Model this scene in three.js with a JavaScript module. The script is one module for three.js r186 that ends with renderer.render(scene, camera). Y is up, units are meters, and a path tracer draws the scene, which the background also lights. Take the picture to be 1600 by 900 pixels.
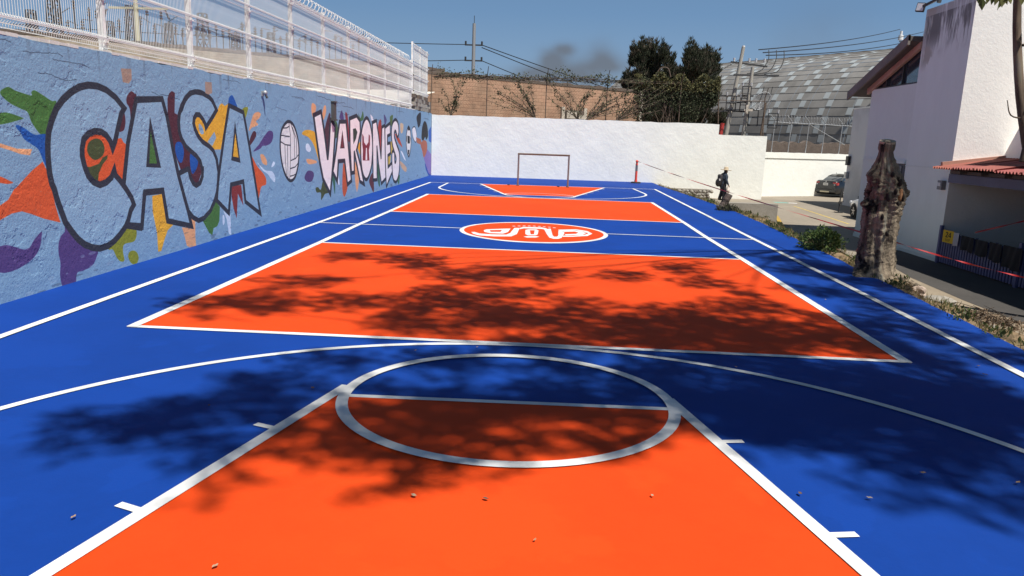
import * as THREE from 'three';
import { mergeGeometries } from 'three/addons/utils/BufferGeometryUtils.js';
import { RoundedBoxGeometry } from 'three/addons/geometries/RoundedBoxGeometry.js';
import { MarchingCubes } from 'three/addons/objects/MarchingCubes.js';

// ---------------------------------------------------------------- camera
const scene = new THREE.Scene();
const camera = new THREE.PerspectiveCamera(42.58, 16 / 9, 0.05, 3000);
camera.position.set(0.3626, 2.3254, 18.862);
camera.rotation.order = 'YXZ';
camera.rotation.set(-0.2004, 0.04464, 0.03381);
const renderer = new THREE.WebGLRenderer({ antialias: true });
renderer.toneMapping = THREE.LinearToneMapping;
renderer.toneMappingExposure = 1.2;
renderer.shadowMap.enabled = true;

// ---------------------------------------------------------------- random numbers and tiling noise
function rng(seed) { let a = seed >>> 0; return () => { a = (a + 0x6D2B79F5) | 0; let t = Math.imul(a ^ (a >>> 15), 1 | a); t = (t + Math.imul(t ^ (t >>> 7), 61 | t)) ^ t; return ((t ^ (t >>> 14)) >>> 0) / 4294967296; }; }
function lattice(n, seed) { const r = rng(seed), a = new Float32Array(n * n); for (let i = 0; i < n * n; i++) a[i] = r(); return a; }
function fbm(size, base, octaves, gain, seed, sx = 1) {
  const out = new Float32Array(size * size); let amp = 1, tot = 0;
  for (let o = 0; o < octaves; o++) {
    const n = base << o; if (n > size) break;
    const L = lattice(n, seed + o * 17), k = n / size;
    for (let y = 0; y < size; y++) { const fy = y * k, y0 = fy | 0, ty = fy - y0, sy = ty * ty * (3 - 2 * ty), y1 = (y0 + 1) % n;
      for (let x = 0; x < size; x++) { const fx = x * k * sx, x0 = Math.floor(fx), tx = fx - x0, s = tx * tx * (3 - 2 * tx), xa = x0 % n, xb = (x0 + 1) % n;
        const a = L[y0 * n + xa], b = L[y0 * n + xb], c = L[y1 * n + xa], d = L[y1 * n + xb];
        out[y * size + x] += amp * (a + (b - a) * s + (c - a + (a - b - c + d) * s) * sy); } }
    tot += amp; amp *= gain;
  }
  for (let i = 0; i < out.length; i++) out[i] /= tot;
  return out;
}
const toS = v => { v = Math.min(1, Math.max(0, v)); return 255 * (v <= 0.0031308 ? v * 12.92 : 1.055 * Math.pow(v, 1 / 2.4) - 0.055); };
function colTex(size, f, repeat = 1) {
  const d = new Uint8Array(size * size * 4);
  for (let y = 0, i = 0; y < size; y++) for (let x = 0; x < size; x++, i++) { const c = f(i, x, y); d[i * 4] = toS(c[0]); d[i * 4 + 1] = toS(c[1]); d[i * 4 + 2] = toS(c[2]); d[i * 4 + 3] = 255; }
  const t = new THREE.DataTexture(d, size, size); t.colorSpace = THREE.SRGBColorSpace; return finish(t, repeat);
}
function greyTex(size, f, repeat = 1) {
  const d = new Uint8Array(size * size * 4);
  for (let y = 0, i = 0; y < size; y++) for (let x = 0; x < size; x++, i++) { const v = 255 * Math.min(1, Math.max(0, f(i, x, y))); d[i * 4] = d[i * 4 + 1] = d[i * 4 + 2] = v; d[i * 4 + 3] = 255; }
  return finish(new THREE.DataTexture(d, size, size), repeat);
}
function finish(t, repeat) { t.wrapS = t.wrapT = THREE.RepeatWrapping; t.magFilter = THREE.LinearFilter; t.minFilter = THREE.LinearMipmapLinearFilter; t.generateMipmaps = true; t.repeat.set(repeat, repeat); t.needsUpdate = true; return t; }
const rep = (t, x, y = x) => { const c = t.clone(); c.repeat.set(x, y); c.needsUpdate = true; return c; };
const lerp = (a, b, t) => a + (b - a) * t, clamp = (v, a = 0, b = 1) => Math.min(b, Math.max(a, v));
const smooth = (a, b, v) => { const t = clamp((v - a) / (b - a)); return t * t * (3 - 2 * t); };

// ---------------------------------------------------------------- sky: clear hazy blue with a thin smoke drifting far off
{
  const W = 2048, H = 1024, d = new Float32Array(W * H * 4), n = fbm(512, 8, 6, 0.55, 5), n2 = fbm(512, 4, 6, 0.55, 9);
  const stops = [[-90, .12, .11, .10], [-1, .22, .24, .26], [0, .27, .345, .43], [4, .205, .315, .45], [9, .135, .245, .41], [16, .098, .185, .325], [30, .055, .107, .198], [55, .034, .067, .125], [90, .029, .057, .108]];
  // smoke puffs: bearing from -z towards +x, elevation, radii (radians), strength
  const puffs = [[-.022, .086, .026, .010, .75], [-.004, .104, .014, .010, .8], [.012, .115, .011, .007, .9], [.034, .092, .036, .012, .7], [.055, .106, .018, .016, .6], [.014, .076, .055, .011, .7], [.085, .098, .035, .014, .28], [.0, .058, .07, .016, .42], [.075, .056, .06, .016, .3], [.328, .143, .05, .03, .16], [.30, .12, .03, .02, .1]];
  for (let y = 0; y < H; y++) {
    const el = (y + .5) / H * Math.PI - Math.PI / 2, deg = el * 180 / Math.PI;
    let k = 1; while (k < stops.length - 1 && stops[k][0] < deg) k++;
    const a = stops[k - 1], b = stops[k], t = clamp((deg - a[0]) / (b[0] - a[0]));
    for (let x = 0; x < W; x++) {
      const phi = ((x + .5) / W - .5) * 2 * Math.PI, az = Math.atan2(Math.cos(phi), -Math.sin(phi)), i = (y * W + x) * 4;
      let s = 0;
      if (Math.abs(az) < .6 && el > 0 && el < .3) {
        const q = ((Math.floor(el * 2600) & 511) * 512) + (Math.floor((az + 2) * 1500) & 511), w = n[q], v = n2[q];
        for (const p of puffs) { const dx = (az - p[0] + (v - .5) * .035) / p[2], dy = (el - p[1] + (w - .5) * .022) / p[3]; s += p[4] * Math.exp(-dx * dx - dy * dy); }
        s = clamp(s * (.35 + 1.15 * w), 0, .8);
      }
      const c = [lerp(a[1], b[1], t), lerp(a[2], b[2], t), lerp(a[3], b[3], t)], sm = [.12, .13, .15];
      for (let j = 0; j < 3; j++) d[i + j] = lerp(c[j], sm[j], s);
      d[i + 3] = 1;
    }
  }
  const sky = new THREE.DataTexture(d, W, H, THREE.RGBAFormat, THREE.FloatType);
  sky.mapping = THREE.EquirectangularReflectionMapping; sky.magFilter = sky.minFilter = THREE.LinearFilter; sky.needsUpdate = true;
  scene.background = sky; scene.environment = sky;
}
// ---------------------------------------------------------------- sun: high, from the right and a little behind the camera
const SUN = new THREE.Vector3(.36, 1, .42).normalize();
const sun = new THREE.DirectionalLight(new THREE.Color(1, .96, .89), 5);
sun.position.copy(SUN).multiplyScalar(120); sun.target.position.set(0, 0, 0);
sun.castShadow = true; sun.shadow.radius = 2; sun.shadow.mapSize.set(4096, 4096);
Object.assign(sun.shadow.camera, { left: -60, right: 60, top: 60, bottom: -60, near: 1, far: 300 });
scene.add(sun, sun.target);

// ---------------------------------------------------------------- building helpers
const used = {};
const numbered = n => { const k = used[n] = (used[n] ?? -1) + 1; return k ? `${n}_${String(k).padStart(3, '0')}` : n; };
const shade = o => { o.traverse(c => { if (c.isMesh) c.castShadow = c.receiveShadow = true; }); return o; };
function tag(o, label, category, group, kind) { if (label) o.userData.label = label; if (category) o.userData.category = category; if (group) o.userData.group = group; if (kind) o.userData.kind = kind; return o; }
function thing(name, label, category, p = [0, 0, 0], group, turn = 0) { const o = new THREE.Group(); o.name = numbered(name); o.position.set(...p); o.rotation.y = turn; scene.add(o); return tag(o, label, category, group); }
function part(name, geo, mat, parent, label) { const m = new THREE.Mesh(geo, mat); m.name = name; m.castShadow = m.receiveShadow = true; parent.add(m); if (label) m.userData.label = label; return m; }
function solo(name, geo, mat, label, category, p, group, kind) { const m = part(numbered(name), geo, mat, scene); if (p) m.position.set(...p); return tag(m, label, category, group, kind); }
function struct(name, geo, mat, parent = scene) { const m = part(name, geo, mat, parent); if (parent === scene) m.userData.kind = 'structure'; return m; }
function copy(o, label, p, turn) { const c = o.clone(); c.name = numbered(o.name.replace(/_\d+$/, '')); c.userData = { ...o.userData, label }; if (p) c.position.set(...p); if (turn !== undefined) c.rotation.y = turn; scene.add(c); return c; }
// uv in metres by the main direction of each face
function uvm(g, s = 1) {
  g = g.index ? g.toNonIndexed() : g; const p = g.attributes.position, uv = new Float32Array(p.count * 2);
  const a = new THREE.Vector3(), b = new THREE.Vector3(), c = new THREE.Vector3(), n = new THREE.Vector3();
  for (let i = 0; i < p.count; i += 3) {
    a.fromBufferAttribute(p, i); b.fromBufferAttribute(p, i + 1); c.fromBufferAttribute(p, i + 2); n.copy(b).sub(a).cross(c.clone().sub(a));
    const ax = Math.abs(n.x), ay = Math.abs(n.y), az = Math.abs(n.z);
    [a, b, c].forEach((v, k) => { const q = ay >= ax && ay >= az ? [v.x, v.z] : ax >= az ? [v.z, v.y] : [v.x, v.y]; uv[(i + k) * 2] = q[0] * s; uv[(i + k) * 2 + 1] = q[1] * s; });
  }
  g.setAttribute('uv', new THREE.BufferAttribute(uv, 2)); return g;
}
function plain(g) { g = g.index ? g.toNonIndexed() : g; for (const k of Object.keys(g.attributes)) if (!['position', 'normal', 'uv'].includes(k)) g.deleteAttribute(k); if (!g.attributes.normal) g.computeVertexNormals(); if (!g.attributes.uv) uvm(g); g.morphAttributes = {}; return g; }
const mg = list => mergeGeometries(list.map(plain));
const V = (x, y, z) => new THREE.Vector3(x, y, z);
const box = (w, h, d, x = 0, y = 0, z = 0, r = 0) => uvm((r ? new RoundedBoxGeometry(w, h, d, 2, r) : new THREE.BoxGeometry(w, h, d)).translate(x, y, z));
// box from corner to corner
const slab = (x0, x1, y0, y1, z0, z1) => box(x1 - x0, y1 - y0, z1 - z0, (x0 + x1) / 2, (y0 + y1) / 2, (z0 + z1) / 2);
function along(g, a, b) { const d = b.clone().sub(a), q = new THREE.Quaternion().setFromUnitVectors(V(0, 1, 0), d.clone().normalize()); return g.applyQuaternion(q).translate((a.x + b.x) / 2, (a.y + b.y) / 2, (a.z + b.z) / 2); }
const rod = (a, b, r, r2 = r, seg = 6) => along(new THREE.CylinderGeometry(r2, r, a.distanceTo(b), seg, 1), a, b);
function bar(a, b, w, h = w) { return along(new THREE.BoxGeometry(w, a.distanceTo(b), h), a, b); }
function tube(pts, r, radial = 5, seg) { return new THREE.TubeGeometry(new THREE.CatmullRomCurve3(pts), seg ?? pts.length * 3, r, radial); }
function taper(pts, r0, r1, radial = 7, seg) {
  const c = new THREE.CatmullRomCurve3(pts), S = seg ?? pts.length * 3, g = new THREE.TubeGeometry(c, S, 1, radial), p = g.attributes.position;
  for (let i = 0; i <= S; i++) { const o = c.getPointAt(i / S), r = lerp(r0, r1, i / S); for (let j = 0; j <= radial; j++) { const k = i * (radial + 1) + j; p.setXYZ(k, o.x + (p.getX(k) - o.x) * r, o.y + (p.getY(k) - o.y) * r, o.z + (p.getZ(k) - o.z) * r); } }
  return g;
}
// flat polygon lying at height y; pts are [x, z]
function sheet(pts, y) { const s = new THREE.Shape(pts.map(p => new THREE.Vector2(p[0], -p[1]))); return uvm(new THREE.ShapeGeometry(s).rotateX(-Math.PI / 2).translate(0, y, 0)); }
// painted ribbon of a given width along [x, z] points
function ribbon(pts, w, y, closed = false) {
  const n = pts.length, L = [], R = [], pos = [];
  for (let i = 0; i < n; i++) {
    const a = pts[closed ? (i - 1 + n) % n : Math.max(0, i - 1)], b = pts[closed ? (i + 1) % n : Math.min(n - 1, i + 1)], dx = b[0] - a[0], dz = b[1] - a[1], l = Math.hypot(dx, dz);
    L.push([pts[i][0] + dz / l * w / 2, pts[i][1] - dx / l * w / 2]); R.push([pts[i][0] - dz / l * w / 2, pts[i][1] + dx / l * w / 2]);
  }
  for (let i = 0; i < (closed ? n : n - 1); i++) { const j = (i + 1) % n; pos.push(L[i][0], y, L[i][1], R[i][0], y, R[i][1], R[j][0], y, R[j][1], L[i][0], y, L[i][1], R[j][0], y, R[j][1], L[j][0], y, L[j][1]); }
  const g = new THREE.BufferGeometry(); g.setAttribute('position', new THREE.Float32BufferAttribute(pos, 3)); uvm(g);
  const nn = new Float32Array(pos.length); for (let i = 1; i < nn.length; i += 3) nn[i] = 1; g.setAttribute('normal', new THREE.BufferAttribute(nn, 3)); return g;
}
const arc = (cx, cz, rx, rz, a0, a1, n) => Array.from({ length: n + 1 }, (_, i) => { const a = lerp(a0, a1, i / n); return [cx + rx * Math.cos(a), cz + rz * Math.sin(a)]; });
// many small folded leaves as one geometry: list of [position, direction, length, width share]
function leafMesh(list, r) {
  const pos = [], side = V(0, 0, 0), up = V(0, 0, 0), tip = V(0, 0, 0);
  for (const [p, d, len, ws] of list) {
    side.set(r() - .5, r() - .5, r() - .5).cross(d).normalize(); up.copy(side).cross(d).normalize();
    const w = len * ws, m = .45 + r() * .1, f = (r() - .3) * w * .5; tip.copy(p).addScaledVector(d, len).addScaledVector(up, -len * .15 * r());
    const a = p.clone().addScaledVector(d, len * m).addScaledVector(side, w / 2).addScaledVector(up, f), b = p.clone().addScaledVector(d, len * m).addScaledVector(side, -w / 2).addScaledVector(up, f);
    pos.push(p.x, p.y, p.z, a.x, a.y, a.z, tip.x, tip.y, tip.z, p.x, p.y, p.z, tip.x, tip.y, tip.z, b.x, b.y, b.z);
  }
  const g = new THREE.BufferGeometry(); g.setAttribute('position', new THREE.Float32BufferAttribute(pos, 3)); g.computeVertexNormals();
  const uv = new Float32Array(pos.length / 3 * 2); for (let i = 0; i < uv.length; i += 12) uv.set([0, 0, 1, .5, 1, 1, 0, 0, 1, 1, .5, 1], i); g.setAttribute('uv', new THREE.BufferAttribute(uv, 2)); return g;
}
const rdir = r => V(r() * 2 - 1, r() * 2 - 1, r() * 2 - 1).normalize();

// ---------------------------------------------------------------- materials
const N1 = fbm(512, 8, 6, .5, 11), N2 = fbm(512, 4, 7, .6, 23), N3 = fbm(512, 32, 4, .6, 37), N4 = fbm(512, 64, 3, .7, 51);
const T = {
  faint: colTex(512, i => { const v = .95 + (N2[i] - .5) * .10 + (N4[i] - .5) * .05 + (N1[i] - .5) * .05; return [v, v, v * .995]; }),
  mottle: colTex(512, i => { const v = .8 + .2 * smooth(.3, .65, N2[i]) + (N4[i] - .5) * .06; return [v, v, v * .995]; }),
  court: colTex(512, i => { const v = .93 + (N2[i] - .5) * .34 + (N4[i] - .5) * .06 + .10 * smooth(.66, .74, N1[i]); return [v, v, v]; }),
  grain: greyTex(512, i => N4[i] * .5 + N3[i] * .5),
  plaster: greyTex(512, i => N1[i] * .45 + N3[i] * .35 + N4[i] * .2),
  lumps: greyTex(512, i => N2[i] * .35 + N1[i] * .4 + N3[i] * .17 + N4[i] * .08),
  rough: greyTex(512, i => .55 + (N2[i] - .5) * .9 + (N4[i] - .5) * .2),
  concrete: colTex(512, i => { const v = .74 + .32 * (N2[i] - .2) + (N4[i] - .5) * .22; return [v, v * .985, v * .96]; }),
  soil: colTex(512, i => { const v = .45 + .8 * (N1[i] - .2) + (N4[i] - .5) * .5, g = smooth(.5, .7, N2[i]); return [v, v * lerp(.86, .95, g), v * lerp(.68, .55, g)]; }),
  bark: colTex(512, (i, x, y0) => { const y = y0 < 256 ? y0 : 511 - y0, v = .42 + 1.9 * (N1[(y >> 3) * 512 + x] - .42) + (N3[(y >> 2) * 512 + x] - .5) * .7 + (N4[i] - .5) * .3 - .3 * smooth(.56, .64, N2[i]); return [v, v * .88, v * .76]; }),
  barkB: greyTex(512, (i, x, y0) => { const y = y0 < 256 ? y0 : 511 - y0; return N1[(y >> 2) * 512 + x] * .6 + N3[(y >> 1) * 512 + x] * .4; }),
  brick: colTex(512, (i, x, y) => { const row = y >> 5, yy = y & 31, xx = (x + (row & 1) * 32) & 63, j = yy < 3 || xx < 2 ? .72 : 1, b = .8 + .34 * N3[((row * 37) & 511) * 512 + (((x + (row & 1) * 32) >> 6) * 61 & 511)], w = .72 + .8 * (N2[i] - .3); const v = j * b * w; return [v, v * lerp(.94, 1.12, N1[i]), v * lerp(.9, 1.15, N1[i])]; }),
  brickB: greyTex(512, (i, x, y) => { const row = y >> 5, yy = y & 31, xx = (x + (row & 1) * 32) & 63; return (yy < 3 || xx < 2 ? .2 : .7) + (N4[i] - .5) * .35; }),
};
function M(c, rough = .8, o = {}) {
  const { map, bump, bs = .003, ms = 1, s = 1, phys, ...rest } = o, K = phys ? THREE.MeshPhysicalMaterial : THREE.MeshStandardMaterial;
  const m = new K({ color: new THREE.Color().setRGB(c[0], c[1], c[2]), roughness: rough, metalness: 0, ...rest });
  if (map) m.map = rep(map, ms); if (bump) { m.bumpMap = rep(bump, s); m.bumpScale = bs; } return m;
}
const leafMat = (c, tr = .3) => M(c, .75, { phys: 1, transmission: tr, thickness: 0, side: THREE.DoubleSide, specularIntensity: .4 });
const mt = {
  blue: M([.0045, .047, .285], .75, { phys: 1, specularIntensity: .32, map: T.court, ms: .21, bump: T.grain, s: 1.7, bs: .0012 }),
  orange: M([.74, .066, .0085], .75, { phys: 1, specularIntensity: .25, map: T.court, ms: .17, bump: T.grain, s: 1.7, bs: .0012 }),
  line: M([.80, .80, .79], .6, { map: T.mottle, ms: .6, bump: T.grain, s: 1.7, bs: .0012 }),
  white: M([.94, .94, .875], .9, { map: T.faint, ms: .21, bump: T.lumps, s: .31, bs: .035 }),
  tower: M([.88, .855, .82], .92, { map: T.faint, ms: .13, bump: T.plaster, s: .8, bs: .011 }),
  grey: M([.70, .77, .745], .9, { map: T.faint, ms: .11, bump: T.plaster, s: .5, bs: .006 }),
  concrete: M([.33, .285, .225], .9, { map: T.concrete, ms: .13, bump: T.grain, s: .8, bs: .004 }),
  pathway: M([.075, .069, .064], .92, { map: T.concrete, ms: .3, bump: T.grain, s: .9, bs: .006 }),
  roughPath: M([.33, .27, .195], .95, { map: T.concrete, ms: .4, bump: T.rough, s: .5, bs: .02 }),
  block: M([.36, .335, .29], .95, { map: T.concrete, ms: .45, bump: T.rough, s: .7, bs: .02 }),
  soil: M([.30, .24, .17], 1, { map: T.soil, ms: .5, bump: T.plaster, s: .8, bs: .04 }),
  earth: M([.26, .21, .15], 1, { map: T.soil, ms: .07, bump: T.plaster, s: .2, bs: .05 }),
  bark: M([.35, .315, .26], .95, { map: T.bark, ms: .9, bump: T.barkB, s: 1.1, bs: .07 }),
  limb: M([.17, .14, .115], .95, { map: T.bark, ms: .8, bump: T.barkB, s: 1, bs: .01 }),
  cutWood: M([.52, .42, .30], .9, { map: T.mottle, ms: 2, bump: T.grain, s: 4, bs: .004 }),
  stone: [M([.42, .39, .34], .95, { map: T.concrete, ms: .9, bump: T.rough, s: 1.5, bs: .03 }), M([.30, .275, .24], .95, { map: T.concrete, ms: .8, bump: T.rough, s: 1.3, bs: .03 }), M([.24, .21, .185], .95, { map: T.concrete, ms: .7, bump: T.rough, s: 1.4, bs: .03 })],
  paleStone: M([.62, .56, .48], .95, { map: T.concrete, ms: 1.2, bump: T.rough, s: 1.6, bs: .03 }),
  whiteSteel: M([.90, .90, .89], .5, { map: T.mottle, ms: 1.5 }),
  steel: M([.30, .285, .27], .5, { metalness: .55, map: T.mottle, ms: 2 }),
  rust: M([.16, .115, .085], .75, { metalness: .3, map: T.mottle, ms: 2 }),
  darkSteel: M([.05, .05, .052], .55, { metalness: .3 }),
  galv: M([.42, .43, .44], .5, { metalness: .5 }),
  black: M([.012, .012, .013], .6), rubber: M([.018, .018, .019], .85), glass: M([.035, .045, .06], .12, { phys: 1, clearcoat: 1, clearcoatRoughness: .05 }),
  tan: M([.50, .405, .315], .95, { map: T.brick, ms: .4, bump: T.brickB, s: .4, bs: .02 }),
  salmon: M([.48, .285, .19], .95, { map: T.brick, ms: .25, bump: T.brickB, s: .25, bs: .03 }),
  cap: M([.16, .125, .105], 1, { map: T.concrete, ms: .5, bump: T.rough, s: .6, bs: .05 }),
  redRoof: M([.42, .115, .075], .8, { map: T.concrete, ms: .5, bump: T.grain, s: 2, bs: .002 }),
  concretePole: M([.42, .40, .36], .9, { map: T.concrete, ms: .4 }),
  tape: M([.36, .012, .014], .55, { side: THREE.DoubleSide }), tapeWhite: M([.6, .55, .52], .55, { side: THREE.DoubleSide }),
  porcelain: M([.75, .76, .78], .25),
};
// ---------------------------------------------------------------- the ground and the court
const G0 = -0.78;
struct('ground', sheet([[-900, 500], [900, 500], [900, -1400], [-900, -1400]], G0 - .06), mt.earth);
const EDGE = [[6.0, 26], [6.15, 12], [6.22, 9.9], [6.42, 6.3], [6.68, 2.4], [6.92, -2.5], [7.08, -8.2], [6.86, -15], [6.5, -22.7], [6.47, -26.2]];
const edgeX = z => { for (let i = 1; i < EDGE.length; i++) if (z >= EDGE[i][1]) { const a = EDGE[i - 1], b = EDGE[i]; return lerp(b[0], a[0], clamp((z - b[1]) / (a[1] - b[1]))); } return 6.47; };
const court = (() => {
  const fine = [], r = rng(3); for (let z = 26; z > -26.3; z -= .35) fine.push([edgeX(z) + (r() - .5) * .05, z]);
  const s = new THREE.Shape([[-6.75, 26], ...fine, [6.47, -26.3], [-6.75, -26.3]].map(p => new THREE.Vector2(p[0], -p[1])));
  const g = uvm(new THREE.ExtrudeGeometry(s, { depth: .76, bevelEnabled: false }).rotateX(-Math.PI / 2).translate(0, -.76, 0));
  return struct('court_surface', g, mt.blue);
})();
tag(court, 'bright blue painted sports court with orange areas and white lines', 'court');
const Y1 = .004, Y2 = .008, Y3 = .012;
const panel = (pts, y = Y1, m = mt.orange) => struct('painted_area', sheet(pts, y), m, court);
const line = (pts, w, y = Y2, closed) => struct('court_line', ribbon(pts, w, y, closed), mt.line, court);
panel([[-4.47, 10.67], [4.47, 10.67], [4.47, 3.45], [-4.47, 3.45]]);
panel([[-4.47, -3.45], [4.47, -3.45], [4.47, -10.67], [-4.47, -10.67]]);
for (const z of [10.66, 3.45, -3.45, -10.66]) line([[-4.5, z], [4.5, z]], .095);
for (const x of [-4.45, 4.45]) line([[x, 10.7], [x, 3.5], [x - .03, 0], [x, -3.5], [x, -10.7]], .125, Y3);
line([[-5.56, 30], [-5.56, 11.3], [-5.56, 4.2], [-5.55, -18.2]], .11, Y3);
line([[5.45, 30], [5.54, 11], [5.58, 7.9], [5.62, 0], [5.73, -19.15]], .11, Y3);
line([[-5.6, -18.24], [5.78, -19.2]], .1);
line([[-5.5, 0], [-1.84, 0]], .075); line([[1.88, 0], [5.6, 0]], .075);
// near key: widens towards the camera, blue half circle beyond the free-throw line
const keyL = z => lerp(-2.19, -1.50, (15.5 - z) / 2.9), keyR = z => lerp(2.25, 1.63, (15.04 - z) / 2.5);
panel([[keyL(24), 24], [keyR(24), 24], [keyR(12.57), 12.57], [keyL(12.62), 12.62]]);
line([[keyL(24), 24], [-1.44, 12.36]], .105, Y3); line([[keyR(24), 24], [1.55, 12.3]], .105, Y3);
line([[-1.4, 12.62], [1.55, 12.56]], .075);
line(arc(.08, 12.53, 1.475, 1.36, 0, Math.PI * 2, 96).slice(0, 96), .105, .016, true);
for (const [z, x] of [[14.8, 1], [13.43, 1]]) line([[keyL(z) - .02, z + .01], [keyL(z) - .21, z - .06]], .06);
for (const [z, x] of [[14.63, 1], [13.245, 1]]) line([[keyR(z) + .02, z], [keyR(z) + .2, z - .03]], .06);
line(arc(.145, 15.31, 4.66, 4.6, Math.PI * 1.0, Math.PI * 2.0, 120), .085);
line([[-4.515, 15.3], [-4.515, 26]], .085); line([[4.805, 15.3], [4.805, 26]], .085);
// far key
panel([[-3.06, -18.42], [3.18, -18.95], [1.46, -12.15], [-1.47, -12.0]]);
line([[-3.06, -18.4], [-1.47, -12.05]], .11, Y3); line([[3.18, -18.95], [1.46, -12.15]], .11, Y3);
line([[-1.47, -12.0], [1.46, -12.15]], .09);
line(arc(0, -12.1, 1.46, 1.3, 0, Math.PI, 40), .1, .016); line(arc(0, -12.1, 1.44, 1.1, Math.PI, Math.PI * 2, 40), .07, .016);
for (let k = 0; k < 4; k++) { const t = .2 + k * .2, zl = lerp(-18.4, -12.05, t), xl = lerp(-3.06, -1.47, t), zr = lerp(-18.95, -12.15, t), xr = lerp(3.18, 1.46, t); line([[xl, zl], [xl - .24, zl]], .07); line([[xr, zr], [xr + .24, zr]], .07); }
{
  const pts = [[-4.68, -18.3], [-4.64, -15.4]], c = [0.07, -15.4]; for (let i = 1; i < 48; i++) { const a = Math.PI - Math.PI * i / 48; pts.push([c[0] + 4.72 * Math.cos(a), c[1] + 4.6 * Math.sin(a)]); } pts.push([4.79, -15.6], [4.62, -19.1]);
  line(pts, .1);
}
// centre emblem: orange disc in a white ring with white lettering that reads from the far end
{
  const cx = .03, cz = .13, rx = 1.82, rz = 2.0;
  struct('painted_area', sheet(arc(cx, cz, rx + .06, rz + .08, 0, Math.PI * 2, 72).slice(0, 72), Y1 + .001), mt.line, court);
  struct('painted_area', sheet(arc(cx, cz, rx - .05, rz - .08, 0, Math.PI * 2, 72).slice(0, 72), Y2 + .001), mt.orange, court);
  const logo = (a, hole) => { const p = []; for (let i = 0; i < a.length; i += 2) p.push([a[i], a[i + 1]]); struct(hole ? 'painted_area' : 'emblem_letter', sheet(p, hole ? Y3 + .006 : Y3 + .001), hole ? mt.orange : mt.line, court); };
  logo([-1.50, 0.77, -1.42, 0.71, -1.28, 0.97, -0.97, 1.07, -0.62, 1.00, -0.54, 0.67, -0.49, -0.43, -0.35, -0.48, -0.37, 0.83, -0.48, 1.29, -0.87, 1.41, -1.25, 1.34, -1.42, 1.09]);
  logo([-1.23, 0.32, -1.18, 0.09, -0.69, -0.20, -0.58, -0.24, -0.61, 0.49, -0.71, 0.83, -1.04, 0.85, -1.19, 0.63]);
  logo([-0.35, -0.48, -0.28, -0.73, 0.22, -0.78, 0.36, -0.59, 0.35, -0.32, 0.20, -0.45, -0.24, -0.40, -0.34, -0.18]);
  logo([-0.19, -0.08, -0.12, -0.25, 0.09, -0.32, 0.15, -0.08, 0.14, 0.73, 0.09, 0.90, -0.09, 0.96, -0.16, 0.76]);
  logo([-0.19, 1.26, -0.11, 1.10, 0.09, 1.04, 0.19, 1.14, 0.10, 1.35, -0.10, 1.41]);
  logo([0.29, -0.39, 0.46, -0.58, 0.51, 0.75, 0.54, 1.04, 0.62, 1.01, 0.65, 0.71, 0.66, -0.13, 0.79, -0.24, 0.81, 0.25, 0.72, 1.21, 0.64, 1.39, 0.52, 1.42, 0.43, 1.23, 0.38, 0.79]);
  logo([0.77, -0.28, 1.12, -0.48, 1.28, -0.22, 1.37, 0.07, 1.25, 0.46, 0.83, 0.67, 0.81, 0.48, 1.10, 0.31, 1.17, 0.07, 1.09, -0.16, 0.77, 0.01]);
  logo([0.66, -0.40, 1.13, -0.66, 1.42, -0.37, 1.52, 0.13, 1.37, 0.65, 1.00, 0.90, 0.75, 0.98, 0.76, 0.77, 1.03, 0.69, 1.33, 0.40, 1.42, 0.12, 1.30, -0.23, 1.09, -0.38, 0.67, -0.20]);
  logo([-1.08, 0.30, -0.78, 0.14, -0.79, 0.53, -1.03, 0.58], 1);
  logo([-0.07, -0.01, 0.05, -0.04, 0.05, 0.74, -0.03, 0.76], 1);
  for (let i = 0; i < 9; i++) { const x = lerp(-.52, .56, i / 8), z = -.78 - .24 * Math.sin((i + .5) / 9 * Math.PI); struct('emblem_letter', ribbon([[x - .035, z + .01], [x + .035, z - .01]], .1, Y3 + .001), mt.line, court); }
}
// the car park beyond and the walk below the court's right edge
const lot = struct('parking_lot', sheet([[6.4, 40], [60, 40], [60, -34.5], [6.4, -34.5]], G0), mt.concrete);
struct('painted_line', ribbon([[13.6, -21.8], [13.4, -18], [13.1, -13]], .12, G0 + .004), M([.55, .40, .12], .8, { map: T.mottle, ms: .8 }), lot);
struct('painted_line', ribbon([[13.2, -24.05], [14.0, -24.05]], .7, G0 + .004), M([.22, .42, .36], .85, { map: T.mottle, ms: .8 }), lot);
struct('painted_line', ribbon([[14.0, -24.0], [14.45, -23.9]], .35, G0 + .004), M([.75, .74, .72], .85, { map: T.mottle, ms: .8 }), lot);
struct('walkway', sheet([[9.55, 40], [11.75, 40], [11.75, -5], [10.4, -5], [9.5, .2], [9.35, 3]], G0 + .012), mt.pathway);
// kerb along the verge with yellow paint on its end
struct('kerb', mg([bar(V(8.75, G0 + .05, -7.3), V(8.35, G0 + .05, 0), .16, .14), bar(V(8.35, G0 + .05, .02), V(8.3, G0 + .05, 8), .16, .14)]), mt.block);
struct('yellow_kerb', bar(V(10.55, G0 + .04, -14.6), V(8.82, G0 + .04, -7.4), .14, .1), M([.62, .40, .07], .8, { map: T.concrete, ms: .8 }));
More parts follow.
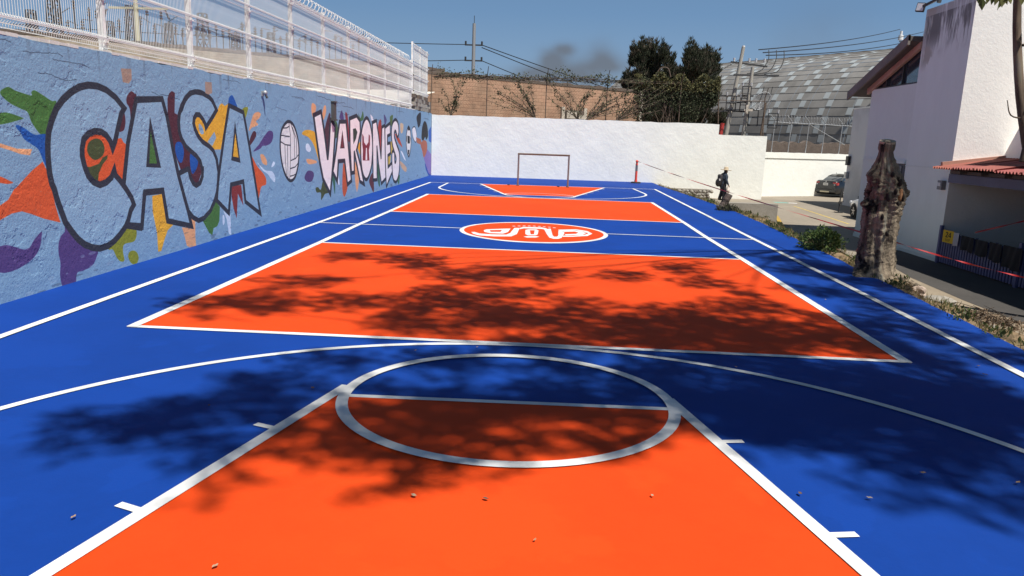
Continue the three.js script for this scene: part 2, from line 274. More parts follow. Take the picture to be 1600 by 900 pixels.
// verge: bank of dry soil falling from the court to the walk
const vergeW = z => lerp(1.75 + .35 * Math.sin(z * .7), .55, 1 - smooth(-16, -10, z));
const vergeN = (x, z) => .06 * Math.sin(x * 5.1 + z * 3.3) + .05 * Math.sin(x * 9.7 - z * 7.1) + .03 * Math.sin(x * 21 + z * 17);
const vergeY = (u, z) => lerp(-.035, G0 + .03, smooth(.12, 1, u)) + (u > .06 && u < .97 ? vergeN(u * 2, z) * smooth(.0, .3, u) * (1 - smooth(.85, 1, u)) : 0);
{
  const nz = 150, nu = 16, pos = [], idx = [];
  for (let i = 0; i <= nz; i++) { const z = lerp(16, -25.4, i / nz); for (let j = 0; j <= nu; j++) { const u = j / nu; pos.push(edgeX(z) - .06 + u * vergeW(z), vergeY(u, z), z); } }
  for (let i = 0; i < nz; i++) for (let j = 0; j < nu; j++) { const a = i * (nu + 1) + j, b = a + nu + 1; idx.push(a, a + 1, b, a + 1, b + 1, b); }
  const g = new THREE.BufferGeometry(); g.setAttribute('position', new THREE.Float32BufferAttribute(pos, 3)); g.setIndex(idx); g.computeVertexNormals();
  const uv = new Float32Array(pos.length / 3 * 2); for (let i = 0; i < pos.length / 3; i++) { uv[i * 2] = pos[i * 3]; uv[i * 2 + 1] = pos[i * 3 + 2]; } g.setAttribute('uv', new THREE.BufferAttribute(uv, 2));
  const v = struct('verge', g, mt.soil); tag(v, 'dry earth bank between the blue court and the walk', 'verge');
}
{ // lit rough concrete path between the bank and the walkway
  struct('rough_path', sheet([[8.35, 9], [9.5, 9], [9.4, 3], [9.5, .2], [9.9, -2], [8.5, -1.2], [8.3, 3]], G0 + .008), mt.roughPath);
}
{ // leaf litter, dry grass and low weeds on the bank
  const r = rng(77), litter = [], grass = [], weeds = [];
  const spot = (z, u) => V(edgeX(z) - .06 + u * vergeW(z), vergeY(u, z) + .005, z);
  for (let i = 0; i < 5200; i++) { const z = lerp(13, -9, Math.pow(r(), .8)), u = .03 + .9 * Math.pow(r(), 1.3); const d = rdir(r); d.y = Math.abs(d.y) * .25; litter.push([spot(z, u), d.normalize(), .03 + r() * .05, .45]); }
  for (let i = 0; i < 7000; i++) { const z = lerp(12, -23, r()), u = .02 + .75 * Math.pow(r(), 1.6), k = Math.sin(z * 1.9) + Math.sin(z * 4.3 + 1); if (k < -.2 && r() < .8) continue; const d = V((r() - .5) * .9, 1, (r() - .5) * .9).normalize(); grass.push([spot(z, u), d, .05 + r() * .11, .1]); }
  for (let c = 0; c < 75; c++) { const z = lerp(11, -15, r()), u = .03 + .4 * r() * r(), n = 14 + r() * 22 | 0, o = spot(z, u), w = .07 + r() * .1; for (let i = 0; i < n; i++) { const d = V((r() - .5) * 1.6, .35 + r(), (r() - .5) * 1.6).normalize(); weeds.push([o.clone().add(V((r() - .5) * w * 2, r() * w, (r() - .5) * w * 2)), d, .035 + r() * .06, .45]); } }
  solo('leaf_litter', leafMesh(litter, r), M([.25, .185, .115], .95, { side: THREE.DoubleSide }), 'dry brown leaf litter scattered along the bank beside the court', 'leaf litter', null, null, 'stuff');
  solo('dry_grass', leafMesh(grass, r), leafMat([.23, .19, .08], .25), 'short dry grass blades growing along the bank beside the court', 'grass', null, null, 'stuff');
  solo('low_weeds', leafMesh(weeds, r), leafMat([.075, .10, .03], .3), 'small green weeds sprouting along the edge of the blue court', 'weeds', null, null, 'stuff');
}
// ---------------------------------------------------------------- mural wall on the left
const wallTop = z => lerp(3.40, 3.56, clamp((9.4 - z) / 29)), WX = -6.64;
function muralCanvas(s0, len, w, h) {           // s runs along the wall away from the camera, in metres
  const cv = document.createElement('canvas'); cv.width = w; cv.height = h; const c = cv.getContext('2d'), kx = w / len, ky = h / 3.6, r = rng(21);
  c.fillStyle = '#7fa2c0'; c.fillRect(0, 0, w, h);
  const FILL = '#88aac6', INK = '#2b303e', up = q => '#' + [1, 3, 5].map(k => Math.min(255, Math.round(parseInt(q.slice(k, k + 2), 16) * (k === 5 ? 1.06 : 1.06))).toString(16).padStart(2, '0')).join('');
  const path = (a, sm) => { const n = a.length / 2, X = i => (a[((i + n) % n) * 2] - s0) * kx, Yy = i => h - a[((i + n) % n) * 2 + 1] * ky; c.beginPath(); c.moveTo(X(0), Yy(0));
    for (let i = 0; i < n; i++) { if (sm) c.bezierCurveTo(X(i) + (X(i + 1) - X(i - 1)) / 6, Yy(i) + (Yy(i + 1) - Yy(i - 1)) / 6, X(i + 1) - (X(i + 2) - X(i)) / 6, Yy(i + 1) - (Yy(i + 2) - Yy(i)) / 6, X(i + 1), Yy(i + 1)); else c.lineTo(X(i + 1), Yy(i + 1)); } c.closePath(); };
  const P = (col, a, sm, lw) => {
    if (col === 'ink-line') { c.beginPath(); for (let i = 0; i < a.length; i += 2) c.lineTo((a[i] - s0) * kx, h - a[i + 1] * ky); c.strokeStyle = INK; c.lineWidth = lw * kx; c.lineCap = 'round'; c.stroke(); return; }
    path(a, sm); c.fillStyle = col === 'fill' ? FILL : col === '#2a3040' ? INK : up(col); c.fill(); if (lw) { c.strokeStyle = INK; c.lineWidth = lw * (kx + ky) / 2; c.lineJoin = 'miter'; c.miterLimit = 3; c.stroke(); }
  };
  P('#3f6b33',[-9.52,2.69,-9.44,2.74,-9.35,2.76,-9.22,2.72,-8.95,2.68,-8.94,2.72,-8.87,2.75,-8.72,2.7,-8.54,2.63,-8.44,2.62,-8.58,2.4,-8.69,2.19,-8.82,2.17,-8.98,2.32,-9.05,2.46,-9.17,2.5,-9.36,2.56,-9.48,2.63],1);
  P('#3f6b33',[-9.69,2.39,-9.56,2.43,-9.42,2.44,-9.17,2.39,-9.16,2.37,-9.39,2.32,-9.58,2.29,-9.73,2.27],1);
  P('#d69c72',[-9.78,2.08,-9.61,2.06,-9.48,2.03,-9.32,1.99,-9.03,1.98,-9.08,1.9,-9.26,1.92,-9.44,1.97,-9.62,2.01,-9.79,2.02]);
  P('#c8532a',[-8.84,1.81,-9.07,1.7,-9.28,1.57,-9.41,1.49,-9.44,1.48,-9.57,1.35,-9.72,1.29,-9.99,1.21,-10.02,1.02,-9.74,1.11,-9.53,1.17,-9.34,1.18,-9.17,1.13,-8.92,1.04,-8.58,0.95,-8.66,1.21,-8.72,1.57,-8.76,1.67]);
  P('#c8532a',[-9.84,1.69,-9.67,1.65,-9.54,1.6,-9.45,1.56,-9.55,1.55,-9.68,1.57,-9.85,1.61],1);
  P('#134f9e',[-9.3,2.27,-9.25,2.29,-9.11,2.24,-8.95,2.17,-8.71,2.17,-8.71,1.98,-8.72,1.68,-8.82,1.81,-8.9,1.97,-9.02,2.04,-9.16,2.11,-9.22,2.19],1);
  P('#4c3a72',[-9.93,0.78,-9.79,0.78,-9.68,0.78,-9.52,0.73,-9.38,0.68,-9.26,0.69,-9.17,0.77,-9,0.87,-9,0.81,-9.06,0.66,-9.18,0.55,-9.36,0.48,-9.54,0.44,-9.73,0.43,-9.84,0.45,-9.99,0.5],1);
  P('#4c3a72',[-8.48,0.88,-8.34,0.77,-8.06,0.56,-7.77,0.43,-7.79,0.34,-7.92,0.22,-8.15,0.18,-8.3,0.17,-8.37,0.02,-8.57,-0.02,-8.66,0.04,-8.69,0.2,-8.66,0.38,-8.68,0.53,-8.66,0.66,-8.59,0.76,-8.5,0.81],1);
  P('#7f8428',[-6.95,0.66,-6.64,0.62,-6.7,0.44,-7.02,0.42,-7.07,0.3,-7.05,0.16,-7.16,0.16,-7.26,0.24,-7.35,0.38,-7.45,0.42],1);
  P('#7f8428',[-6.76,0.28,-6.65,0.22,-6.62,0.12,-6.71,0.04,-6.85,0.08,-6.93,0.19,-6.89,0.27],1);
  P('#4a2230',[-6.51,2.88,-6.4,2.85,-6.35,2.8,-6.44,2.42,-6.56,2.29,-6.58,2.59,-6.66,2.69,-6.64,2.79],1);
  P('#4a2230',[-6.77,2.54,-6.73,2.42,-6.78,2.27,-6.88,2.23,-6.93,2.24,-6.92,2.37],1);
  P('#4a2230',[-5.32,2.82,-5.25,2.92,-5.14,2.97,-5.03,2.94,-5.09,2.58,-4.95,2.55,-4.73,1.98,-4.05,1.64,-4.15,1.43,-4.28,1.28,-4.4,1.22,-4.6,1.38,-4.69,1.55,-4.95,1.5,-5.22,1.96,-5.35,2.5]);
  P('#134f9e',[-5.05,2.06,-4.89,2.04,-4.81,1.88,-4.89,1.7,-5.01,1.69,-5.12,1.83,-5.14,1.98],1);
  P('#134f9e',[-4.55,1.84,-4.31,1.77,-4.26,1.64,-4.39,1.5,-4.53,1.46,-4.59,1.65],1);
  P('#d6a030',[-4.27,2.53,-4.09,2.54,-3.84,2.33,-3.43,2.54,-3.15,2.81,-3.04,2.85,-2.91,2.8,-2.72,2.85,-3.19,1.9,-3.54,1.9,-4.01,2.06,-4.26,2.22,-4.33,2.41]);
  P('fill',[-4.13,2.41,-4,2.35,-3.94,2.23,-4.06,2.21,-4.14,2.29],1);
  P('fill',[-3.46,2.26,-3.8,2.06,-3.59,1.97,-3.39,2.14]);
  P('#134f9e',[-2.7,2.8,-2.69,2.96,-2.54,3.04,-2.43,3,-2.25,2.78,-2.51,2.77],1);
  P('#7f8428',[-1.99,2.76,-1.81,2.82,-1.66,2.8,-1.83,2.58,-1.91,2.67],1);
  P('#d69c72',[-1.66,2.3,-1.46,2.57,-1.32,2.69,-1.06,2.74,-0.9,2.69,-1.01,2.6,-1.21,2.52,-1.09,2.45,-1.29,2.4,-1.48,2.37],1);
  P('#4a2230',[-1.65,1.96,-1.6,2.13,-1.39,2.29,-1.23,2.26,-1.28,2.15],1);
  P('#4c3a72',[-1.44,1.83,-1.06,2,-0.7,2.2,-0.42,2.31,-0.17,2.29,-0.14,2.16,-0.3,2.02,-0.59,1.96,-0.86,1.95,-1.01,1.89],1);
  P('#d69c72',[-1.02,1.74,-0.81,1.74,-0.62,1.6,-0.63,1.49,-0.9,1.55],1);
  P('#c8532a',[-1.63,1.76,-1.23,1.48,-0.84,1.28,-0.7,1.15,-0.74,1.02,-1.03,0.98,-1.22,0.71,-1.33,0.78,-1.41,1.18],1);
  P('#b9cbe0',[-1.22,1.57,-0.83,1.4,-0.58,1.35,-0.28,1.32,-0.09,1.18,-0.13,1.05,-0.34,1.13,-0.59,1.27,-0.92,1.38],1);
  P('#c9d8ea',[-0.32,1.43,-0.18,1.56,-0.06,1.52,-0.14,1.46],1);
  P('#d6a030',[-6.05,1.14,-5.68,1.15,-5.57,0.65,-5.34,0.57,-5.59,0.48,-5.72,0.33,-5.86,0.14,-5.97,0.14,-5.97,0.48,-6.07,0.87]);
  P('#d69c72',[-5.05,0.47,-4.69,0.42,-4.71,0.62,-4.5,0.54,-4.53,0.22,-4.51,0.02,-4.73,0.03,-4.9,0.1,-4.96,0.28]);
  P('#3f6b33',[-4.18,0.5,-3.55,0.84,-3.36,0.71,-3.42,0.42,-3.53,0.32,-3.71,0.3,-3.78,0.16,-3.92,0.23]);
  P('#bccbe0',[-3.21,0.62,-2.96,0.49,-2.85,0.5,-2.86,0.06,-2.97,0.09,-3.05,0.41]);
  P('#bccbe0',[-3.25,0.5,-3.17,0.51,-3.16,0.37,-3.25,0.32],1);
  P('#7a2a2c',[-2.73,1.12,-2.21,1.1,-2.14,0.63,-2.41,0.92,-2.53,0.38,-2.67,0.61,-2.75,0.87]);
  P('#c8532a',[-7.15,1.63,-7.24,1.52,-7.39,1.45,-7.56,1.42,-7.72,1.47,-7.84,1.57,-7.91,1.71,-7.95,1.86,-7.94,1.97,-7.88,2.11,-7.75,2.19,-7.59,2.23,-7.42,2.22,-7.3,2.17,-7.2,2.08,-7.15,1.98,-6.99,2.12,-6.89,2.13,-6.83,2.06,-6.7,2,-6.79,1.75,-6.89,1.38,-7.03,1.49]);
  P('#3f4a2a',[-7.59,2.12,-7.44,2.09,-7.37,1.97,-7.44,1.86,-7.63,1.8,-7.77,1.86,-7.82,1.96,-7.75,2.07],1);
  P('#3f4a2a',[-7.3,1.87,-7.44,1.83,-7.55,1.74,-7.79,1.7,-7.9,1.72,-7.86,1.61,-7.75,1.49,-7.61,1.47,-7.57,1.6,-7.45,1.73,-7.32,1.81]);
  P('fill',[-6.37,2.75,-5.51,2.81,-5.37,2.5,-5.24,1.98,-5.08,1.47,-4.88,1.01,-4.76,0.73,-4.66,0.45,-5.57,0.65,-5.62,0.91,-5.68,1.21,-6.29,1.21,-6.38,0.9,-6.45,0.64,-6.93,0.72,-6.91,1.39,-6.7,2.06],0,0.105);
  P('#2a3040',[-6.36,2.81,-5.5,2.86,-5.48,2.76,-6.36,2.7]);
  P('#2a3040',[-6.32,1.27,-5.63,1.26,-5.68,1.15,-6.3,1.16]);
  P('#2a3040',[-6.86,0.77,-6.41,0.7,-6.45,0.57,-7.03,0.69]);
  P('#2a3040',[-5.56,0.7,-4.68,0.51,-4.65,0.4,-5.58,0.62]);
  P('#2a3040',[-5.96,2.5,-6.19,1.64,-5.69,1.61]);
  P('#3f6b33',[-5.97,2.25,-6.08,1.7,-5.82,1.69]);
  P('fill',[-3.31,2.7,-3.49,2.88,-3.63,2.94,-3.91,3,-4.22,3.01,-4.44,2.97,-4.63,2.87,-4.81,2.71,-4.91,2.57,-4.95,2.43,-4.95,2.26,-4.88,2.12,-4.73,1.98,-4.52,1.88,-4.31,1.79,-4.16,1.68,-4.09,1.53,-4.07,1.53,-4.1,1.38,-4.21,1.26,-4.38,1.22,-4.5,1.27,-4.6,1.38,-4.66,1.55,-4.7,1.55,-5.08,1.48,-4.88,1.01,-4.76,0.75,-4.58,0.61,-4.36,0.53,-4.12,0.55,-3.82,0.67,-3.6,0.85,-3.46,1.04,-3.39,1.24,-3.35,1.44,-3.38,1.55,-3.41,1.7,-3.55,1.88,-3.73,1.97,-4.01,2.06,-4.18,2.16,-4.3,2.29,-4.36,2.41,-4.32,2.51,-4.23,2.58,-4.09,2.58,-3.96,2.5,-3.87,2.42,-3.84,2.34,-3.58,2.51],0,0.105);
  P('#2a3040',[-4.89,2.59,-4.67,2.86,-4.44,2.99,-4.17,3.06,-3.9,3.05,-3.58,2.97,-3.72,2.98,-4,3,-4.23,2.97,-4.45,2.9,-4.64,2.78,-4.78,2.62],1);
  P('#2a3040',[-4.71,1.55,-5.08,1.47,-5,1.44,-4.73,1.53]);
  P('fill',[-2.69,2.82,-1.94,2.7,-1.84,2.46,-1.65,1.91,-1.45,1.31,-1.14,0.35,-2.01,0.71,-2.09,1.17,-2.75,1.14,-2.93,0.54,-3.5,0.86,-3.39,1.24,-3.31,1.46,-3.01,2.15],0,0.105);
  P('#2a3040',[-2.69,2.85,-2.33,2.82,-1.89,2.71,-1.91,2.65,-2.32,2.72,-2.71,2.77]);
  P('#2a3040',[-2.78,1.18,-2.07,1.19,-2.08,1.13,-2.76,1.1]);
  P('#2a3040',[-2.02,0.73,-1.14,0.42,-1.12,0.33,-2.03,0.68]);
  P('#2a3040',[-2.41,2.51,-2.69,1.66,-2.2,1.59]);
  P('#d6a030',[-2.42,2.24,-2.59,1.74,-2.3,1.71]);
  P('fill',[-6.74,2.6,-6.97,2.76,-7.21,2.86,-7.43,2.9,-7.66,2.9,-7.88,2.86,-8.1,2.77,-8.29,2.66,-8.45,2.53,-8.57,2.37,-8.66,2.21,-8.7,2.05,-8.72,1.88,-8.72,1.66,-8.69,1.5,-8.65,1.43,-8.61,1.28,-8.54,1.11,-8.47,0.94,-8.34,0.79,-8.21,0.66,-8.06,0.56,-7.88,0.49,-7.69,0.45,-7.48,0.46,-7.3,0.51,-7.11,0.6,-6.94,0.71,-6.85,0.8,-6.76,0.95,-6.65,1.04,-6.71,1.16,-6.85,1.31,-7,1.45,-7.13,1.55,-7.15,1.63,-7.24,1.52,-7.39,1.45,-7.56,1.42,-7.72,1.47,-7.84,1.57,-7.91,1.71,-7.95,1.86,-7.94,1.97,-7.88,2.11,-7.75,2.19,-7.59,2.23,-7.42,2.22,-7.3,2.17,-7.2,2.08,-7.15,1.97,-7.06,2.09,-6.97,2.27,-6.84,2.51],0,0.11);
  P('#2a3040',[-8.26,2.7,-8.07,2.82,-7.81,2.91,-7.56,2.94,-7.3,2.92,-7.04,2.84,-6.78,2.62,-6.98,2.72,-7.21,2.83,-7.44,2.86,-7.67,2.85,-7.89,2.8,-8.11,2.72],1);
  P('#d9d5d6',[0.93,2.56,0.48,2.34,0.34,1.98,0.4,1.59,0.58,1.28,0.86,1.07,1.16,1.02,1.47,1.14,1.71,1.45,1.79,1.87,1.66,2.22,1.37,2.49],1,0.09);
  P('ink-line',[0.58,2.39,0.86,2.4,1.04,2.44],0,0.035);
  P('ink-line',[0.44,2.21,0.75,2.19,1.06,2.18],0,0.035);
  P('ink-line',[0.37,2.05,0.73,1.97,1.13,1.95],0,0.035);
  P('ink-line',[1.03,2.55,1.13,2.22,1.1,1.61,0.98,1.05],0,0.035);
  P('ink-line',[0.69,1.97,0.69,1.62,0.75,1.18],0,0.035);
  P('ink-line',[0.88,1.96,0.87,1.61,0.86,1.09],0,0.035);
  P('ink-line',[1.19,2.51,1.43,2.22,1.43,1.6],0,0.035);
  P('ink-line',[1.31,2.42,1.6,2.12,1.6,1.66],0,0.035);
  P('ink-line',[1.12,1.55,1.51,1.6,1.76,1.7],0,0.035);
  P('ink-line',[1.06,1.34,1.44,1.37,1.71,1.47],0,0.035);
  P('ink-line',[1.02,1.14,1.27,1.15,1.5,1.18],0,0.035);
  P('#d69c72',[3.05,3.13,3.37,3.08,3.36,2.92,3.08,2.74,2.95,2.97],1);
  P('#d69c72',[4.02,2.87,4.21,3.1,4.39,3.09,4.37,2.88,4.07,2.67],1);
  P('#d6a030',[2.08,2.25,2.38,2.36,3,2.35,3.31,2.22,3.65,1.48,3.65,1.37,3.18,1.89,2.67,2.15],1);
  P('#c9d6e6',[2.46,1.98,2.66,1.97,2.84,1.83,2.7,1.75,2.44,1.8,2.37,1.9],1);
  P('#d69c72',[2.48,1.56,3.27,1.49,3.32,1.42,2.73,1.4,2.47,1.46],1);
  P('#4a3a6c',[2.51,1.22,2.97,1.18,3.07,1.06,2.85,0.91,2.43,0.92,2.21,1.05],1);
  P('#3f4a2a',[3.21,0.68,3.44,0.7,3.72,0.61,4.02,0.87,4.54,0.49,4.12,0.44,3.75,0.29,3.71,0.51,3.32,0.55],1);
  P('#4a2a38',[4.16,2.26,4.67,2.86,4.87,2.73,4.53,1.45,4.36,1.53],1);
  P('#3d5c40',[5.23,2.73,5.61,2.6,5.66,2.27,5.33,2.16],1);
  P('#4a3f74',[5.88,2.79,6.17,3.04,6.4,2.75],1);
  P('#7e2f38',[6.58,2.92,6.8,2.97,6.93,2.78,7.15,2.01,6.84,2.2],1);
  P('#3f6b45',[8.33,3.02,8.65,2.86,8.99,3.12,9.1,2.84,8.56,2.76],1);
  P('#b4512f',[6.3,1.33,6.8,0.61,6.39,0.2,6.12,0.49],1);
  P('#2f6050',[4.88,1.01,5.26,0.84,5.23,0.36,5.06,0.67],1);
  P('#d69c72',[7.71,1.37,8.34,0.77,8.07,0.25,7.84,0.55],1);
  P('#5a2c34',[9.9,0.56,10.56,0.8,10.69,0.07,10.27,0.23],1);
  P('#d6a030',[8.21,1.84,8.67,2,8.66,1.51],1);
  P('#c2d0e2',[5.45,0.76,5.66,0.94,5.78,0.63],1);
  P('#d8dce6',[10.17,3.03,10.66,2.89,10.41,2.77],1);
  P('#9c3a34',[11.61,2.8,12.06,2.77,11.95,1.48,11.46,2.36],1);
  P('#4a4a78',[12.52,3.11,13.06,2.92,12.71,2.68],1);
  P('#4f6a3c',[13.69,3.02,14.35,3.12,14,2.64],1);
  P('#b04a30',[14.74,2.35,15.63,2.18,16.46,1.76,16.1,1.81,15.41,2],1);
  P('#c9b092',[15.97,2.81,16.68,2.78,16.57,2.45,16.09,2.4],1);
  P('#d5deea',[16.11,1.56,16.58,1.48,17.33,1.11,16.83,1.22],1);
  P('#c0a087',[15.88,1.13,17.47,0.79,17.35,0.56,16.36,0.79],1);
  P('#35684a',[15.2,0.38,15.89,0.48,15.66,0.08],1);
  P('#c0a850',[13.74,1.96,14.27,1.96,14.28,1.56,13.8,1.51],1);
  P('#c0a850',[13.33,1.37,13.84,1.42,13.74,1.1,13.33,1.03],1);
  P('#35604a',[11.32,1.17,11.67,0.76,11.76,0.22,11.43,0.4],1);
  P('#e4dcdf',[3.15,2.79,3.89,2.92,4.03,2.65,4.24,2.19,4.49,1.49,4.66,1.95,4.85,2.72,5.38,2.52,5.33,2.23,5.1,1.44,4.72,0.4,3.97,0.91,3.68,1.41,3.41,2.09],0,0.15);
  P('#2c2234',[3.11,2.83,3.86,2.96,3.93,2.87,3.22,2.75]);
  P('#e4dcdf',[5.88,2.67,6.69,2.69,6.9,2.01,7.3,0.68,6.77,0.58,6.44,1.4,5.68,1.4,5.52,0.76,5.01,1.08,5.44,1.76,5.66,2.27],0,0.15);
  P('#33222c',[6.21,2.41,5.91,1.81,6.46,1.81]);
  P('#6c2c36',[6.19,2.29,6,1.84,6.36,1.84]);
  P('#2c2234',[5.75,1.46,6.49,1.46,6.46,1.35,5.71,1.35]);
  P('#e4dcdf',[7.13,2.8,8.08,2.93,8.56,2.76,8.63,2.37,8.21,1.88,8.04,1.72,8.6,1.18,9.12,0.45,8.5,0.59,7.72,1.69,7.7,0.95,7.31,0.95,7.15,1.81],0,0.15);
  P('#2f3a30',[7.57,2.46,7.94,2.49,8.18,2.36,7.98,2.13,7.61,1.93]);
  P('#e4dcdf',[9.56,2.89,10.04,2.73,10.4,2.3,10.52,1.76,10.32,1.12,9.9,0.74,9.45,0.61,9.01,0.78,8.72,1.17,8.62,1.78,8.75,2.33,9.07,2.71],1,0.15);
  P('#7c2434',[8.88,2.31,9.09,2.21,9.15,2,9.48,1.87,9.82,2,9.88,2.3,10.08,2.24,10.08,1.91,9.89,1.7,9.97,1.31,8.91,1.34,8.97,1.71,8.87,1.92]);
  P('#e4dcdf',[9.44,1.79,9.58,1.79,9.63,1.34,9.34,1.34]);
  P('#e4dcdf',[9.17,2.23,9.33,2.21,9.36,1.98,9.22,2.02]);
  P('#e4dcdf',[9.63,2.21,9.79,2.24,9.75,2.02,9.61,1.98]);
  P('#e4dcdf',[10.49,2.74,11.17,2.83,11.56,2.25,11.99,1.32,12.15,2.59,12.67,2.67,12.8,1.63,12.89,0.47,12.03,0.31,11.5,1.17,11.24,1.85,11.26,0.51,10.57,0.53,10.52,1.58],0,0.15);
  P('#e4dcdf',[12.71,2.59,13.75,2.79,13.8,2.31,13.21,2.24,13.21,1.93,13.78,1.95,13.86,1.51,13.29,1.42,13.33,0.94,14.32,1.13,14.28,0.73,12.99,0.11,12.8,1.13],0,0.15);
  P('#e4dcdf',[14.1,2.64,14.42,2.87,14.96,2.96,15.47,2.8,15.63,2.44,15.36,2.2,14.96,2.44,14.7,2.43,14.64,2.22,15.19,1.86,15.76,1.5,15.83,0.94,15.61,0.49,15.09,0.22,14.5,0.32,14.22,0.69,14.15,1.5,14.64,1.54,14.75,1.11,15.02,1.15,14.97,1.33,14.32,1.78,14.04,2.21],1,0.15);
  P('#dcdcdc',[18.01,2.71,18.41,2.57,18.66,2.23,18.67,1.84,18.44,1.45,18.1,1.28,17.73,1.46,17.49,1.8,17.43,2.23,17.68,2.56],1,0.11);
  P('#1b1d22',[17.85,2.7,18.27,2.7,18.33,2.54,17.86,2.52]);
  P('#1b1d22',[17.71,2.28,18.34,2.25,18.4,1.91,17.77,1.9]);
  P('#1b1d22',[17.46,2.27,17.58,2.25,17.59,1.99,17.46,1.99]);
  P('#1b1d22',[18.56,1.94,18.66,2.23,18.5,2.18]);
  P('#1b1d22',[17.83,1.6,18.3,1.59,18.23,1.36,17.94,1.39]);
  P('#e0e0e4',[19,2.62,19.75,2.71,20.28,2.29,20.06,1.97,19.49,2.07,19.09,2.33],1,0.06);
  P('#a8654c',[20.05,2.21,21.5,2.11,21.99,1.79,20.36,1.92]);
  P('#2a58a8',[24.06,2.56,25.01,2.85,25.15,1.91,24.23,2]);
  P('#2a4a98',[22.86,0.82,23.9,0.57,25.09,0.06,24.29,0.03,23.22,0.45]);
  P('#7a6aa6',[22.45,1.14,23.67,1.56,25.31,1.22,25.28,0.04,24.28,0.21,23.27,0.7]);
  P('#a8604c',[21.52,1.82,22.46,2.06,23.54,1.92,23.57,1.47,22.58,1.13,22.01,1.5],1);
  P('#1d1c20',[21.75,2.19,21.97,2.77,22.73,3.08,23.59,2.86,23.93,2.31,23.29,2.07,22.95,2.22,22.3,2.04],1);
  P('#20242e',[20.24,3.25,21.43,3.49,21.46,2.97,20.8,2.7,20.4,2.95],1);
  P('#9a8478',[-6.76,3.22,-6.45,3.24,-6.46,3.07,-6.56,3,-6.73,3.01]);
  P('#9a8478',[-3.78,3.23,-3.48,3.24,-3.48,3.03,-3.65,2.99,-3.79,3.01]);
  // weathering of the paint: chips, water stains below the coping, scuffed base
  for (let i = 0; i < 2600; i++) { const x = r() * w, y = r() * h, q = r(); c.fillStyle = q < .5 ? 'rgba(70,92,120,.25)' : 'rgba(185,205,222,.25)'; c.fillRect(x, y, 1 + r() * 3, 1 + r() * 2); }
  for (let i = 0; i < 26; i++) { const x = r() * w, l = h * (.04 + .16 * r()); const g = c.createLinearGradient(0, 0, 0, l); g.addColorStop(0, 'rgba(70,78,92,.35)'); g.addColorStop(1, 'rgba(70,78,92,0)'); c.fillStyle = g; c.fillRect(x, 0, 3 + r() * 14, l); }
  for (let i = 0; i < 130; i++) { const x = r() * w, y = h - r() * r() * h * .14; c.fillStyle = r() < .6 ? 'rgba(150,172,198,.4)' : 'rgba(60,72,92,.35)'; c.beginPath(); c.ellipse(x, y, 3 + r() * 16, 1.5 + r() * 4, 0, 0, 7); c.fill(); }
  c.strokeStyle = 'rgba(48,58,76,.8)'; c.lineWidth = 1.6;
  for (let k = 0; k < 9; k++) { let x = r() * w, y = h * (.06 + .16 * r()); c.beginPath(); c.moveTo(x, y); for (let i = 0; i < 16; i++) { x += 4 + r() * 9; y += (r() - .45) * 5; c.lineTo(x, y); } c.stroke(); }
  const t = new THREE.CanvasTexture(cv); t.colorSpace = THREE.SRGBColorSpace; t.anisotropy = 16; return t;
}
{
  const wall = thing('mural_wall', 'long blue plaster wall painted with mural lettering, balls and splashes', 'wall', [0, 0, 0]);
  const back = M([.42, .42, .42], .95, { map: T.concrete, ms: .3 });
  const bumpW = greyTex(512, i => .5 + (N1[i] - .5) * .7 + (N3[i] - .5) * .35 + (N4[i] - .5) * .35 - .5 * smooth(.60, .68, N2[i]));
  for (const [z0, z1, w] of [[26, 10.4, 64], [10.4, -3, 2048], [-3, -25.2, 2048]]) {
    const L = z0 - z1, g = new THREE.BoxGeometry(L, 1, .34, Math.ceil(L * 3), 1, 1), p = g.attributes.position, r = rng(31 + w + z0 | 0), bumps = {};
    for (let i = 0; i < p.count; i++) { const z = z0 - (p.getX(i) + L / 2), top = p.getY(i) > 0, key = Math.round(z * 10); bumps[key] ??= (r() - .5) * .05; const zz = p.getZ(i); p.setXYZ(i, WX - .17 + zz, top ? wallTop(z) + bumps[key] : -.05, z); }
    g.computeVertexNormals();
    const uv = g.attributes.uv; for (let i = 0; i < p.count; i++) { uv.setXY(i, (z0 - p.getZ(i)) / L, clamp(p.getY(i), 0, 3.6) / 3.6); }
    const front = new THREE.MeshStandardMaterial({ roughness: .88, map: muralCanvas(-z0, L, w, w > 64 ? (z1 > -10 ? 620 : 420) : 64), bumpMap: rep(bumpW, L * .6, 3.6 * .6), bumpScale: .013 });
    const m = new THREE.Mesh(g, front); m.name = 'wall_segment'; m.castShadow = m.receiveShadow = true; wall.add(m);
  }
  // pale bare patches where fittings were torn out, broken concrete at the far end
  part('coping', (() => { const r = rng(8), l = []; for (let z = 26; z > -19.6; z -= .21) l.push(box(.31 + r() * .04, .035 + r() * .02, .20 + r() * .012, WX - .17, wallTop(z) + .016, z)); return mg(l); })(), M([.80, .79, .76], .95, { map: T.concrete, ms: .8 }), wall);
  const r = rng(19), blocks = [];
  for (let z = -20.2; z > -25; z -= .42) for (let k = 0; k < 4; k++) { if (k === 3 && r() < .5) continue; part('concrete_block', box(.2, .19, .4, WX - .12 + (r() - .5) * .04, wallTop(z) + .12 + k * .2, z + (k & 1) * .2), [mt.block, mt.cap, mt.stone[0]][r() * 3 | 0], wall); }
}
solo('wall_bracket', mg([box(.10, .56, .26, WX + .05, 2.98, -5.06), box(.14, .05, .30, WX + .06, 2.7, -5.06), box(.14, .04, .30, WX + .06, 3.26, -5.06)]), M([.09, .085, .08], .7, { metalness: .2 }), 'narrow dark metal box fixed high on the mural wall above the white lettering', 'box');
